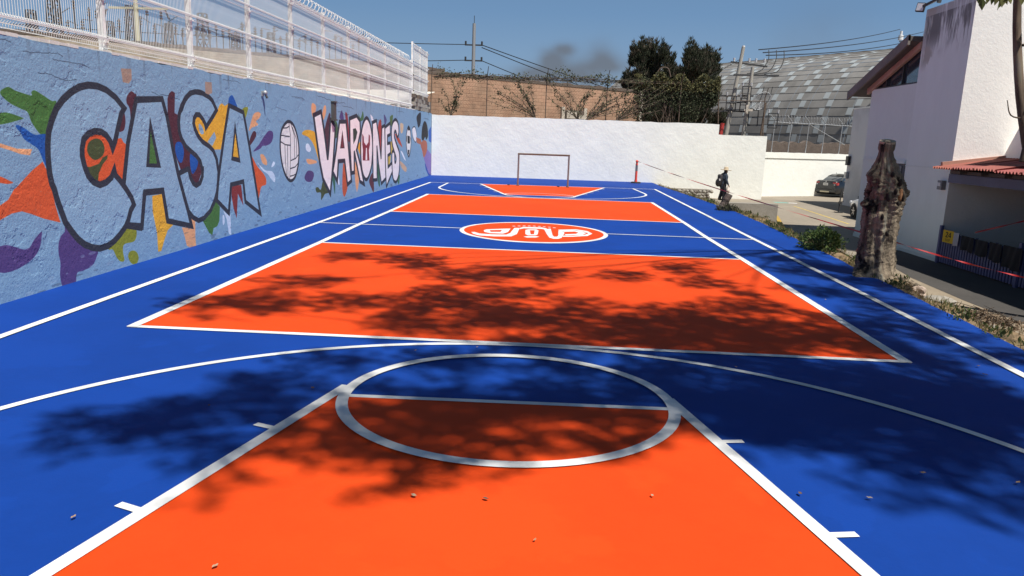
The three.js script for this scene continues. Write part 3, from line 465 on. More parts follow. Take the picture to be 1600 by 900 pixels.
{
  const t = thing('wall_lamp', 'small broken silver lamp holder on the mural wall', 'lamp', [WX, 3.17, .79]);
  part('mounting_plate', box(.03, .12, .12, .015, 0, 0), mt.galv, t); part('holder', new THREE.SphereGeometry(.06, 10, 8).translate(.08, .02, 0), mt.galv, t); part('socket', rod(V(.08, 0, 0), V(.13, -.1, 0), .025, .03), mt.darkSteel, t);
}
// ---------------------------------------------------------------- white mesh fence on the wall
{
  const FT = z => lerp(5.78, 5.9, clamp((7 - z) / 26)), fence = thing('mesh_fence', 'white welded wire mesh fence standing on top of the mural wall', 'fence');
  const posts = [15.7, 12.75, 9.82, 6.89, 3.95, 1.03, -1.9, -4.83, -7.75, -10.7, -13.6, -16.5, -19.45], FX = WX - .13;
  const prof = (y0, h) => { const f = (y, n) => [[0, y - .06], [.07, y], [0, y + .06]]; return [[0, .05], ...f(.17), ...f(.95), ...f(1.6), ...f(h - .1), [0, h]].map(([o, y]) => [o, y0 + y]); };
  const wires = (za, zb, x, ya, h, step = .053) => {
    const l = [], n = Math.round(Math.abs(za - zb) / step);
    for (let i = 1; i < n; i++) { const z = lerp(za, zb, i / n), q = prof(ya(z), h); for (let k = 0; k + 1 < q.length; k++) l.push(new THREE.CylinderGeometry(.0042, .0042, 1, 4, 1, true).scale(1, Math.hypot(q[k + 1][1] - q[k][1], q[k + 1][0] - q[k][0]), 1).rotateZ(-Math.atan2(q[k + 1][0] - q[k][0], q[k + 1][1] - q[k][1])).translate(x + (q[k][0] + q[k + 1][0]) / 2, (q[k][1] + q[k + 1][1]) / 2, z)); }
    return mg(l);
  };
  const folds = (za, zb, x, ya, h) => { const l = []; for (const [o, y] of prof(0, h)) for (const d of [0]) l.push(bar(V(x + o, ya(za) + y, za), V(x + o, ya(zb) + y, zb), .011)); for (const y of [.17, .95, 1.6, h - .1]) l.push(bar(V(x + .07, ya(za) + y + .02, za), V(x + .07, ya(zb) + y + .02, zb), .016)); return mg(l); };
  const ya = z => wallTop(z) + .05;
  posts.forEach((z, i) => {
    part('post', mg([box(.095, FT(z) - wallTop(z) + .1, .085, FX - .06, (FT(z) + wallTop(z)) / 2 + .03, z), box(.16, .015, .16, FX - .06, wallTop(z) + .06, z), ...[.2, .95, 1.55, 2.2].map(y => box(.05, .035, .10, FX - .01, wallTop(z) + y, z))]), mt.whiteSteel, fence);
    if (i + 1 < posts.length) { const zb = posts[i + 1], h = FT((z + zb) / 2) - ya((z + zb) / 2); const p = part('fold_wires', folds(z, zb, FX, ya, h), mt.whiteSteel, fence); const w = part('wire_mesh', wires(z, zb, FX, ya, h), mt.whiteSteel, p); tag(w, null, null, null, 'stuff'); }
  });
  const end = thing('fence_end', 'raised white mesh fence panels at the far end of the mural wall', 'fence');
  const zs = [-19.9, -22.2, -24.4];
  zs.forEach((z, i) => { part('post', box(.09, 2.75, .09, FX - .06, 5.55, z), mt.whiteSteel, end); if (i < 2) { const p = part('fold_wires', folds(z, zs[i + 1], FX, () => 4.35, 2.5), mt.whiteSteel, end); tag(part('wire_mesh', wires(z, zs[i + 1], FX, () => 4.35, 2.5, .06), mt.whiteSteel, p), null, null, null, 'stuff'); } });
  const r = rng(4), pts = [], bl = []; for (let a = 0, z = 6; z > -18.6; a += .5, z -= .026) { const p = V(FX - .1 + .15 * Math.cos(a), FT(z) + .1 + .15 * Math.sin(a), z); pts.push(p); if (r() < .7) bl.push(box(.012, .045, .04, p.x, p.y, p.z)); }
  const rz = solo('razor_wire', new THREE.TubeGeometry(new THREE.CatmullRomCurve3(pts), pts.length * 2, .009, 4), mt.whiteSteel, 'coil of white razor wire along the top of the mesh fence', 'razor wire');
  part('blade', mg(bl), mt.whiteSteel, rz).userData.kind = 'stuff';
}
// ---------------------------------------------------------------- far white wall, stepped down to the right
// wall standing on a line from a to b ([x, z]), outer face towards +z
function wallOn(a, b, y0, y1, th, mat, name, parent, seed = 1, wob = .02) {
  const L = Math.hypot(b[0] - a[0], b[1] - a[1]), n = Math.ceil(L * 2.5), g = new THREE.BoxGeometry(L, 1, th, n, 1, 1), p = g.attributes.position, r = rng(seed), h = Array.from({ length: n + 2 }, () => (r() - .5) * 2 * wob);
  for (let i = 0; i < p.count; i++) { const k = Math.round((p.getX(i) + L / 2) / L * n); p.setY(i, p.getY(i) > 0 ? y1 + h[k] : y0); p.setX(i, p.getX(i) + L / 2); p.setZ(i, p.getZ(i) - th / 2); }
  g.computeVertexNormals(); const m = part(name, uvm(g), mat, parent); m.position.set(a[0], 0, a[1]); m.rotation.y = -Math.atan2(b[1] - a[1], b[0] - a[0]); return m;
}
{
  const t = thing('white_wall', 'long white plastered wall across the far end, stepped lower on its right', 'wall');
  const zAt = x => lerp(-25.1, -25.9, (x + 6.6) / 19.7);
  wallOn([-6.62, zAt(-6.62)], [10.14, zAt(10.14)], G0 - .05, 3.5, .26, mt.white, 'wall_panel', t, 3);
  wallOn([10.14, zAt(10.14) - .004], [12.98, zAt(12.98)], G0 - .05, 2.9, .25, mt.white, 'wall_panel', t, 4, .01);
}
{
  const t = thing('low_white_wall', 'lower white boundary wall with a coping behind the dark sedan', 'wall');
  wallOn([12.4, -28.0], [27, -36.2], G0 - .05, 1.62, .24, mt.white, 'wall_panel', t, 6, .004);
  const c = wallOn([12.37, -27.93], [27, -36.13], 1.62, 1.98, .36, mt.white, 'coping', t, 7, .01);
}
function chainFence(name, label, posts, y0, h, railY, extra) {
  const t = thing(name, label, 'fence');
  for (const [x, z, lean = 0, hh = h] of posts) part('post', mg([rod(V(x, y0(x), z), V(x + lean, y0(x) + hh - .55, z), .033, .03), rod(V(x + lean, y0(x) + hh - .55, z), V(x + lean + .08, y0(x) + hh, z + .22), .028, .02)]), mt.rust, t);
  for (const k of railY) for (let i = 0; i + 1 < posts.length; i++) { const a = posts[i], b = posts[i + 1]; part('rail_wire', rod(V(a[0] + (a[2] || 0), y0(a[0]) + k, a[1]), V(b[0] + (b[2] || 0), y0(b[0]) + k, b[1]), .02), mt.rust, t); }
  return t;
}
{
  const posts = [[-6.85, -26.05, .05], [-3.52, -26.1], [-.02, -26.15], [3.55, -26.2], [7.85, -26.3]];
  const t = chainFence('chain_link_fence', 'rusty chain link fence posts and wires above the far white wall', posts, () => 3.48, 2.9, [2.25, 2.34]);
  const l = []; for (let i = 0; i + 1 < posts.length; i++) { const a = posts[i], b = posts[i + 1], n = Math.round((b[0] - a[0]) / .16); for (let k = -14; k < n; k++) for (const s of [1, -1]) { const x0 = a[0] + k * .16 + (s < 0 ? 2.2 : 0), x1 = x0 + s * 2.2; const f = x => a[0] <= x && x <= b[0]; if (f(x0) && f(x1)) l.push(rod(V(x0, 3.5, a[1]), V(x1, 5.7, b[1]), .0035, .0035, 3)); } }
  tag(part('wire_mesh', mg(l), mt.rust, t), null, null, null, 'stuff');
  const p2 = [[10.22, -26.35, -.2, 3.4], [12.85, -26.4, -.08, 2.75]];
  const u = chainFence('barbed_fence', 'two dark posts with barbed wire above the lower step of the white wall', p2, () => 2.9, 3.4, [2.0]);
  const r = rng(6), b = []; for (let i = 0; i < 40; i++) { const x = lerp(10.1, 12.8, r()), y = 4.95 + r() * .35, d = rdir(r); b.push(rod(V(x, y, -26.4), V(x, y, -26.4).addScaledVector(d, .15), .008, .008, 3)); } tag(part('barbed_wire', mg(b), mt.rust, u), null, null, null, 'stuff');
}
{
  const t = thing('pipe_fence', 'grey pipe rail fence with leaning barbed arms above the low white wall', 'fence'), P = [[14.3, -29.4], [15.55, -30.1], [16.9, -30.85], [18.2, -31.6], [19.6, -32.4], [21, -33.2]];
  P.forEach(([x, z], i) => { part('post', mg([rod(V(x, 1.95, z), V(x + .05, 3.95, z), .03), rod(V(x + .05, 3.95, z), V(x - .3, 4.3, z + .1), .03)]), mt.galv, t); if (i + 1 < P.length) part('rail', rod(V(x, 3.85, z), V(P[i + 1][0], 3.82, P[i + 1][1]), .032), mt.galv, t); });
  part('brace', rod(V(17, 3.8, -30.9), V(20, 2.6, -32.6), .025), mt.galv, t);
  const pts = []; for (let a = 0; a < 190; a += .6) { const s = a / 190; pts.push(V(lerp(14.3, 21, s) + .2 * Math.cos(a) * .3, 4.1 + .24 * Math.sin(a), lerp(-29.4, -33.2, s) + .24 * Math.cos(a))); } part('wire_coil', new THREE.TubeGeometry(new THREE.CatmullRomCurve3(pts), 600, .008, 3), mt.galv, t);
}
// rough grey stone base and dark yard wall behind the low white wall
{
  const t = thing('rubble_wall', 'rough grey rubble wall behind the pipe fence under the curved roof', 'wall'); const r = rng(14);
  wallOn([13, -31.8], [30, -41.5], G0 - .05, 2.7, .3, mt.cap, 'wall_panel', t, 8, .12);
}
// ---------------------------------------------------------------- brick building behind the far wall, tan wall and sheds on the left
function blockOn(t, a, b, y0, y1, depth, mat, name = 'wall') { return wallOn(a, b, y0, y1, depth, mat, name, t, 5, .0); }
{
  const t = thing('brick_building', 'salmon brick building with no windows upstairs behind the vine-covered fence', 'building');
  const a = [-8.4, -32.3], b = [7.82, -45.65];
  blockOn(t, a, b, G0, 6.35, 9, mt.salmon);
  const c = wallOn([a[0] - .02, a[1] + .03], [b[0] + .02, b[1] + .03], 6.35, 6.58, 9.1, mt.cap, 'parapet', t, 9, .07);
  // walled-up opening with pale posts near the middle
  const d = V(b[0] - a[0], 0, b[1] - a[1]).normalize(), at = (s, o, y) => V(a[0] + d.x * s - d.z * o * -1, y, a[1] + d.z * s + d.x * o * -1), nrm = V(-d.z, 0, d.x), ang = -Math.atan2(d.z, d.x);
  const put = (name, w, h, dd, s, y, off, mat) => { const m = part(name, box(w, h, dd), mat, t); m.position.set(a[0] + d.x * s + nrm.x * off, y, a[1] + d.z * s + nrm.z * off); m.rotation.y = ang; };
  put('recess', 2.0, 2.2, .1, 13.5, 3.5, .03, mt.cap); put('opening_post', .3, 2.4, .22, 12.35, 3.6, .08, mt.paleStone); put('opening_post', .3, 2.4, .22, 14.65, 3.6, .08, mt.paleStone);
  for (let k = 0; k < 5; k++) put('sandbag', .62, .3, .3, 12.9 + (k % 3) * .6, 4.1 + (k / 3 | 0) * .28, .2, mt.paleStone);
  put('corner_post', .35, 7, .25, 20.85, 3, .1, mt.paleStone);
}
{
  const t = thing('tan_wall', 'tall tan brick boundary wall seen through the white mesh fence', 'wall');
  blockOn(t, [-75, 3.5], [-9.0, -46.9], G0, 7.72, .4, mt.tan, 'wall_panel'); wallOn([-75, 3.53], [-9.0, -46.87], 7.72, 7.95, .45, mt.cap, 'coping', t, 9, .05);
}
{
  const t = thing('sheet_roof_shed', 'shed with a cream corrugated sheet roof just behind the mesh fence', 'shed');
  const sheetG = (w, l) => { const g = new THREE.PlaneGeometry(w, l, Math.round(w / .04), 1).rotateX(-Math.PI / 2), p = g.attributes.position; for (let i = 0; i < p.count; i++) p.setY(i, .02 * Math.sin(p.getX(i) / .152 * 6.283)); g.computeVertexNormals(); return g; };
  const cream = M([.82, .78, .68], .6, { map: T.mottle, ms: .3, side: THREE.DoubleSide });
  for (let k = 0; k < 5; k++) for (let j = 0; j < 4; j++) { const m = part('roof_sheet', sheetG(2.02, 4.15), cream, t); m.rotation.x = .1; m.position.set(-8.2 - k * 1.95, 3.62 + j * .405 + .03 * (k & 1), -15.6 - j * 4.05); }
  part('wall', slab(-17, -7.3, G0, 3.3, -29.6, -13.8), mt.tan, t);
}
// ---------------------------------------------------------------- electricity substation far behind the fence
{
  const steelT = M([.085, .09, .10], .8, { metalness: .2 });
  const mk = (label, h, w, arms) => {
    const t = thing('lattice_tower', label, 'lattice tower', [0, 0, 0], 'substation towers behind the tan wall'), n = Math.round(h / 1.1), leg = [], cross = [];
    const c = (k, s) => { const f = lerp(w, w * .32, k / n) / 2; return V([-1, 1, 1, -1][s] * f, k / n * h, [-1, -1, 1, 1][s] * f); };
    for (let s = 0; s < 4; s++) { part('leg', bar(c(0, s), c(n, s), .1), steelT, t); for (let k = 0; k < n; k++) { const q = (s + 1) % 4; cross.push(bar(c(k, s), c(k + 1, q), .055), bar(c(k, q), c(k + 1, s), .055), bar(c(k + 1, s), c(k + 1, q), .055)); } }
    part('bracing', mg(cross), steelT, t);
    for (const y of arms) part('cross_arm', mg([bar(V(-1.1, y, 0), V(1.1, y, 0), .09), bar(V(-1.1, y, 0), V(0, y + .6, 0), .06), bar(V(1.1, y, 0), V(0, y + .6, 0), .06)]), steelT, t);
    return t;
  };
  const A = mk('tall lattice tower between the first and second fence posts from the left', 13.6, 1.7, []); A.position.set(-40.5, G0, -42.6);
  const list = [['slim lattice tower at the left edge of the view behind the fence', -42.3, -42.4, .88], ['lattice tower beside the second fence post from the left', -35.9, -42.6, .83], ['lattice tower just left of the pale utility pole', -34.4, -43.2, .93], ['short lattice tower right of the pale utility pole', -31.2, -43, .83], ['lattice tower partly behind the third fence post', -28.6, -43.6, .90], ['lattice tower midway between the third and fourth fence posts', -25.8, -43.4, .79], ['lattice tower right of the fourth fence post', -22.9, -43.5, .80]];
  for (const [l, x, z, s] of list) { const c = copy(A, l, [x, G0, z], x); c.scale.set(s, s, s); }
  const u = thing('pale_utility_pole', 'pale concrete pole with two cross arms rising behind the mesh fence', 'utility pole', [-31.9, G0, -39.5]);
  part('pole', rod(V(0, 0, 0), V(0, 13.2, 0), .22, .16, 8), M([.62, .58, .40], .8), u); for (const [y, w] of [[11.9, 2.3], [9.0, 2.3]]) { part('cross_arm', box(w * 2, .16, .16, .2, y, 0), M([.62, .58, .40], .8), u); for (const s of [-1, 1]) part('insulator', rod(V(s * w, y - .1, 0), V(s * w + s * .3, y - .75, 0), .07), mt.darkSteel, u); }
  const eq = thing('substation_gear', 'dark bus bars, bushings and switch frames of the substation above the tan wall', 'switchgear'), r = rng(12), g = [], g2 = [];
  const px = s => V(lerp(-39, -17, s), 0, lerp(-41, -51, s));
  for (let i = 0; i < 46; i++) { const s = i / 46, p = px(s), h = 10.2 + r() * 1.9 * (1 - s * .4); p.y = G0; const q = p.clone(); q.y = h; g.push(bar(p, q, .07)); for (let k = 0; k < 3; k++) g2.push(new THREE.CylinderGeometry(.13, .13, .1, 6).translate(q.x, q.y - .2 - k * .22, q.z)); if (i % 2) { const n = px((i + 1.4) / 46); n.y = h - r() * .6; g.push(bar(q, n, .05)); } if (i % 5 === 0) g.push(bar(q, V(q.x + .9, q.y + .5, q.z), .05)); }
  part('frame', mg(g), steelT, eq); tag(part('bushing', mg(g2), mt.rust, eq), null, null, null, 'stuff');
}
// ---------------------------------------------------------------- curved warehouse roof with skylight panels
{
  const t = thing('arched_warehouse', 'huge grey barrel-roofed warehouse with rows of pale skylights', 'warehouse');
  const A = V(-.573, 0, -.819), Nn = V(-.819, 0, .573), O = V(53.2, 0, -84.9), W = 22, H = 15.7, yb = -.5, rows = 28, s0 = -12, s1 = 50;
  const prof = u => [W * Math.pow(Math.max(0, Math.cos(u * Math.PI / 2)), .74), yb + (H - yb) * Math.pow(Math.sin(u * Math.PI / 2), .80)];
  // equal arc-length rows
  const tab = []; let acc = 0, last = prof(0); for (let i = 0; i <= 400; i++) { const q = prof(i / 400); acc += Math.hypot(q[0] - last[0], q[1] - last[1]); tab.push(acc); last = q; }
  const uOf = f => { const L = f * acc; let i = 0; while (i < 400 && tab[i] < L) i++; return i / 400; };
  const pt = (s, f, o) => { const u = uOf(clamp(f)), [w, y] = prof(u), q = prof(Math.min(1, u + .01)), p = prof(Math.max(0, u - .01)), nx = (q[1] - p[1]), ny = -(q[0] - p[0]), l = Math.hypot(nx, ny) || 1; return O.clone().addScaledVector(A, s).addScaledVector(Nn, w + nx / l * o).add(V(0, y + ny / l * o, 0)); };
  const quad = (sa, sb, fa, fb, oa, ob, nS = 1, nF = 2) => { const pos = [], idx = []; for (let i = 0; i <= nF; i++) for (let j = 0; j <= nS; j++) { const p = pt(lerp(sa, sb, j / nS), lerp(fa, fb, i / nF), lerp(oa, ob, i / nF)); pos.push(p.x, p.y, p.z); } for (let i = 0; i < nF; i++) for (let j = 0; j < nS; j++) { const a = i * (nS + 1) + j, b = a + nS + 1; idx.push(a, b, a + 1, a + 1, b, b + 1); } const g = new THREE.BufferGeometry(); g.setAttribute('position', new THREE.Float32BufferAttribute(pos, 3)); g.setIndex(idx); g.computeVertexNormals(); return g; };
  const r = rng(41), tones = [0, 1, 2, 3].map(k => M([.26 - k * .014, .248 - k * .014, .233 - k * .014], .55, { map: T.mottle, ms: .2, side: THREE.DoubleSide })), sky = M([.42, .45, .46], .6, { map: T.mottle, ms: .4, side: THREE.DoubleSide });
  for (let k = 0; k < rows; k++) { const l = []; for (let s = s0; s < s1; s += 3.1) l.push(quad(s, s + 3.08, k / rows, (k + 1.06) / rows, .045, .0)); part('roof_row', mg(l), tones[r() * 4 | 0], t); }
  for (let k = 0; k < rows; k++) for (let s = -4 - (k % 2) * .85 + k * .06; s < 35; s += 3.9) part('skylight_panel', quad(s, s + .78, (k + .08) / rows, (k + .93) / rows, .07, .035), sky, t);
  part('ridge_cap', (() => { const a = pt(s0, 1, .1), b = pt(s1, 1, .1); return bar(a, b, .8, .3); })(), tones[3], t);
  part('base_wall', (() => { const a = O.clone().addScaledVector(A, s0).addScaledVector(Nn, W - .4), b = O.clone().addScaledVector(A, s1).addScaledVector(Nn, W - .4); a.y = b.y = .6; return bar(a, b, .6, 3); })(), mt.stone[2], t);
  part('roof_vent', (() => { const p = pt(-1, .86, .5); return mg([box(5, .2, 2, p.x, p.y + 1.2, p.z), ...[-2, 0, 2].map(o => rod(V(p.x + o, p.y - .4, p.z), V(p.x + o, p.y + 1.2, p.z), .12))]); })(), mt.darkSteel, t);
}
// ---------------------------------------------------------------- poles and power lines
function pole(label, base, top, r0, r1, mat) { const t = thing('utility_pole', label, 'utility pole', base, 'utility poles'); part('pole', rod(V(0, 0, 0), V(top[0] - base[0], top[1] - base[1], top[2] - base[2]), r0, r1, 10), mat, t); return t; }
const wire = (label, a, b, sag, r = .022) => { const pts = []; for (let i = 0; i <= 12; i++) { const s = i / 12, p = V(...a).lerp(V(...b), s); p.y -= sag * 4 * s * (1 - s); pts.push(p); } return solo('power_line', tube(pts, r, 4, 30), mt.black, label, 'cable', null, 'overhead power cables'); };
const frameOf = (t, x, y, z, w, h) => { const l = [bar(V(x - w, y, z), V(x - w, y + h, z), .05), bar(V(x + w, y, z), V(x + w, y + h, z), .05), bar(V(x - w, y, z), V(x + w, y, z), .06), bar(V(x - w, y + h, z), V(x + w, y + h, z), .06), bar(V(x - w, y + h * .5, z), V(x + w, y + h * .5, z), .04)]; part('fuse_frame', mg(l), mt.darkSteel, t); for (const s of [-1, 1]) part('insulator', mg([0, 1, 2].map(k => new THREE.CylinderGeometry(.06, .05, .05, 8).translate(x + s * w, y + h + .05 + k * .07, z))), mt.porcelain, t); };
{
  const a = pole('leaning concrete pole with cross arms and fuse frames, nearest the dark trees', [10.55, G0, -27.6], [11.62, 8.1, -27.9], .17, .1, mt.concretePole);
  part('cap', rod(V(.98, 8.1, -.27), V(1.08, 8.95, -.3), .1, .085, 8), M([.75, .75, .74], .6), a);
  part('cross_arm', bar(V(.4, 8.0, -.3), V(2.6, 7.8, -.4), .09), mt.darkSteel, a); for (const x of [.6, 1.5, 1.9, 2.4]) part('insulator', mg([0, 1, 2].map(k => new THREE.CylinderGeometry(.07, .06, .06, 8).translate(x, 8.05 + k * .08, -.35))), mt.porcelain, a);
  part('cross_arm', bar(V(-.3, 6.0, -.1), V(1.9, 6.05, -.2), .09), mt.darkSteel, a); part('cross_arm', bar(V(-.4, 5.1, -.1), V(1.5, 5.15, -.2), .08), mt.darkSteel, a);
  frameOf(a, .55, 5.15, .05, .28, .85); frameOf(a, 1.35, 5.1, .05, .25, .8);
  const b = pole('shorter concrete pole carrying a switch frame right of the leaning pole', [11.75, G0, -27.2], [12.15, 6.9, -27.4], .15, .1, mt.concretePole);
  part('cross_arm', bar(V(-.7, 7.2, -.1), V(2.0, 7.25, -.3), .1), mt.darkSteel, b); part('cross_arm', bar(V(-.8, 5.6, -.1), V(1.1, 5.7, -.3), .08), mt.darkSteel, b);
  frameOf(b, .1, 5.7, .1, .25, .85); frameOf(b, .62, 4.3, .1, .28, .9); frameOf(b, 1.85, 4.2, -.1, .28, .85);
  for (let k = 0; k < 3; k++) part('jumper_cable', tube([V(.1 + k * .5, 7.3, -.2), V(.9 + k * .5, 7.5, -.3), V(1.35 + k * .45, 8.2, -.5), V(1.4 + k * .45, 8.75, -.8)], .025, 5), mt.black, b);
  for (let k = 0; k < 2; k++) part('jumper_cable', tube([V(.6 + k * .5, 5.4, -.1), V(1.0 + k * .5, 5.8, -.2), V(1.2 + k * .5, 6.6, -.3)], .02, 5), mt.black, b);
  const c = pole('far pole with four white insulators above the house gable', [40.5, G0, -69], [40.6, 14.6, -69], .24, .17, mt.concretePole);
  part('cross_arm', bar(V(-2.0, 15.0, 0), V(2.3, 14.6, 0), .16), mt.galv, c); for (const [x, y] of [[-1.9, 15.1], [.6, 14.9], [2.0, 14.75]]) part('insulator', mg([new THREE.CylinderGeometry(.26, .3, .5, 8).translate(x, y + .3, 0), new THREE.CylinderGeometry(.14, .14, .5, 8).translate(x, y + .75, 0)]), mt.porcelain, c);
  const d = pole('distant steel pole with two insulator arms standing left of the smoke', [-9.6, G0, -76], [-9.6, 15.9, -76], .3, .2, M([.30, .31, .33], .7, { metalness: .3 }));
  for (const y of [14.15, 12.3]) { part('cross_arm', box(2.2, .16, .16, 0, y, 0), mt.darkSteel, d); for (const s of [-1, 1]) part('insulator', new THREE.CylinderGeometry(.12, .12, .5, 7).translate(s * 1.0, y + .2, 0), mt.darkSteel, d); }
  part('spike', rod(V(0, 16.6, 0), V(0, 17.6, 0), .04), mt.darkSteel, d);
  wire('upper of three cables running from the leaning pole to the far pole', [12.6, 8.0, -28.2], [38.4, 15.5, -69], .25, .03);
  wire('middle of three cables running from the leaning pole to the far pole', [12.9, 7.85, -28.3], [41.0, 15.3, -69], .3, .03);
  wire('lowest of three cables running from the leaning pole to the far pole', [13.1, 7.7, -28.3], [42.4, 15.1, -69], .5, .03);
  wire('upper cable leaving the distant steel pole towards the left', [-10.6, 13.4, -76], [-70, 14.6, -78], .4, .045);
  wire('lower cable leaving the distant steel pole towards the left', [-10.6, 11.55, -76], [-70, 12.0, -78], .8, .045);
  wire('upper cable descending right from the distant steel pole past the smoke', [-8.6, 13.4, -76], [60, 6.6, -180], 1.5, .055);
  wire('second cable descending right from the distant steel pole past the smoke', [-8.6, 13.1, -76], [60, 5.4, -180], 2.2, .055);
  wire('lower cable descending right from the distant steel pole behind the vines', [-8.6, 11.55, -76], [30, 4.6, -120], 1.2, .05);
  wire('thin stay cable from the leaning pole down to the dark trees', [11.5, 7.4, -27.9], [7.6, 5.3, -27.5], .1, .015);
  // red pipe against the poles, grid dish on a stub mast
  solo('red_pipe', rod(V(10.15, G0, -27), V(10.62, 3.6, -27.2), .13), M([.40, .035, .03], .6), 'red pipe leaning beside the leaning concrete pole', 'pipe');
  const e = thing('grid_dish', 'wire grid dish antenna hanging from a stub mast above the white wall', 'antenna', [12.35, 4.75, -26.9]);
  part('mast', rod(V(.25, -5.5, .1), V(.6, .1, .1), .06), mt.rust, e);
  const rim = [], bars = []; for (let i = 0; i < 28; i++) { const a = i / 28 * 6.283; rim.push(V(.62 * Math.cos(a), .4 * Math.sin(a), 0)); } for (let k = -7; k <= 7; k++) { const y = k * .052, w = .62 * Math.sqrt(Math.max(0, 1 - (y / .4) ** 2)); bars.push(tube([V(-w, y, 0), V(0, y, -.18 * (1 - (y / .4) ** 2)), V(w, y, 0)], .008, 3, 6)); }
  const ring = part('rim', new THREE.TubeGeometry(new THREE.CatmullRomCurve3(rim, true), 40, .02, 5, true), mt.galv, e); ring.position.set(.35, .2, 0); ring.rotation.z = .75; const gb = part('grid', mg(bars), mt.galv, e); gb.position.copy(ring.position); gb.rotation.z = .75;
  part('feed_arm', rod(V(.35, .2, 0), V(.1, -.1, .5), .03), mt.galv, e); part('debris', mg([box(.5, .12, .1, -.35, -.35, 0), box(.12, .5, .1, -.45, -.3, .05)]), mt.paleStone, e);
}
// ---------------------------------------------------------------- trees
function conifer(label, x, z, H, R, y0, seed, lean) {
  const t = thing('conifer_tree', label, 'tree', [x, G0, z], 'conifers behind the far wall'), r = rng(seed), n = 6200, dark = [], brown = [];
  part('trunk', taper([V(0, 0, 0), V(.1, H * .4, 0), V(lean * .5, H * .65, .05), V(lean, H * .85, 0)], .32, .05, 8), mt.limb, t);
  const lobes = []; for (let k = 0; k < 58; k++) { const f = Math.pow(r(), .7), a = r() * 6.283, w = R * (.62 + .4 * Math.sin(Math.min(1, (1 - f) * 1.7 + .1) * Math.PI / 2)), rr = w * Math.sqrt(r()) * (k % 4 ? 1 : .35); lobes.push([V(Math.cos(a) * rr + lean * f, lerp(y0, H - .7 - 1.5 * Math.pow(rr / R, 2) * (.3 + .7 * r()), f), Math.sin(a) * rr), .3 + r() * .4, .55 + r() * .75, r()]); }
  for (const [p] of lobes) part('branch', taper([V(lean * .5, Math.max(1, p.y - 2.2), 0), V(p.x * .5 + lean * .25, p.y - 1.0, p.z * .5), p], .06, .02, 5), mt.limb, t);
  const base = V(0, 0, 0);
  for (let i = 0; i < n; i++) {
    const L = lobes[r() * lobes.length | 0], d = rdir(r).multiplyScalar(Math.pow(r(), .45)), s = .7 + r() * .7, out = V(L[0].x, 0, L[0].z).multiplyScalar(.25 / R);
    base.set(L[0].x + d.x * L[1], L[0].y + d.y * L[2] + (d.y > .5 && r() < .4 ? .35 * r() : 0), L[0].z + d.z * L[1]);
    const list = r() < .16 + .3 * L[3] ? brown : dark; for (let k = 0; k < 9; k++) list.push([base.clone().add(V((r() - .5) * .16, r() * .1, (r() - .5) * .16)), V((r() - .5) * 1.1, .5 + r() * .7, (r() - .5) * 1.1).add(out).normalize(), s * (.22 + r() * .26), .13]);
  }
  part('crown', leafMesh(dark, r), coniferM[0], t).userData.kind = 'stuff'; part('dry_crown', leafMesh(brown, r), coniferM[1], t).userData.kind = 'stuff'; return t;
}
const coniferM = [leafMat([.05, .058, .035], .15), leafMat([.11, .092, .068], .15)];
conifer('wide dark conifer with a ragged top behind the brick building', 8.5, -49, 11.8, 2.75, 2.2, 101, .15);
conifer('darker conifer with thin dry tips standing next to the wide one', 12.15, -45.5, 11.0, 2.3, 2.0, 203, -.1);
conifer('low dark conifer behind the gap at the end of the brick building', 10.4, -47, 9.3, 2.5, .5, 307, .2);
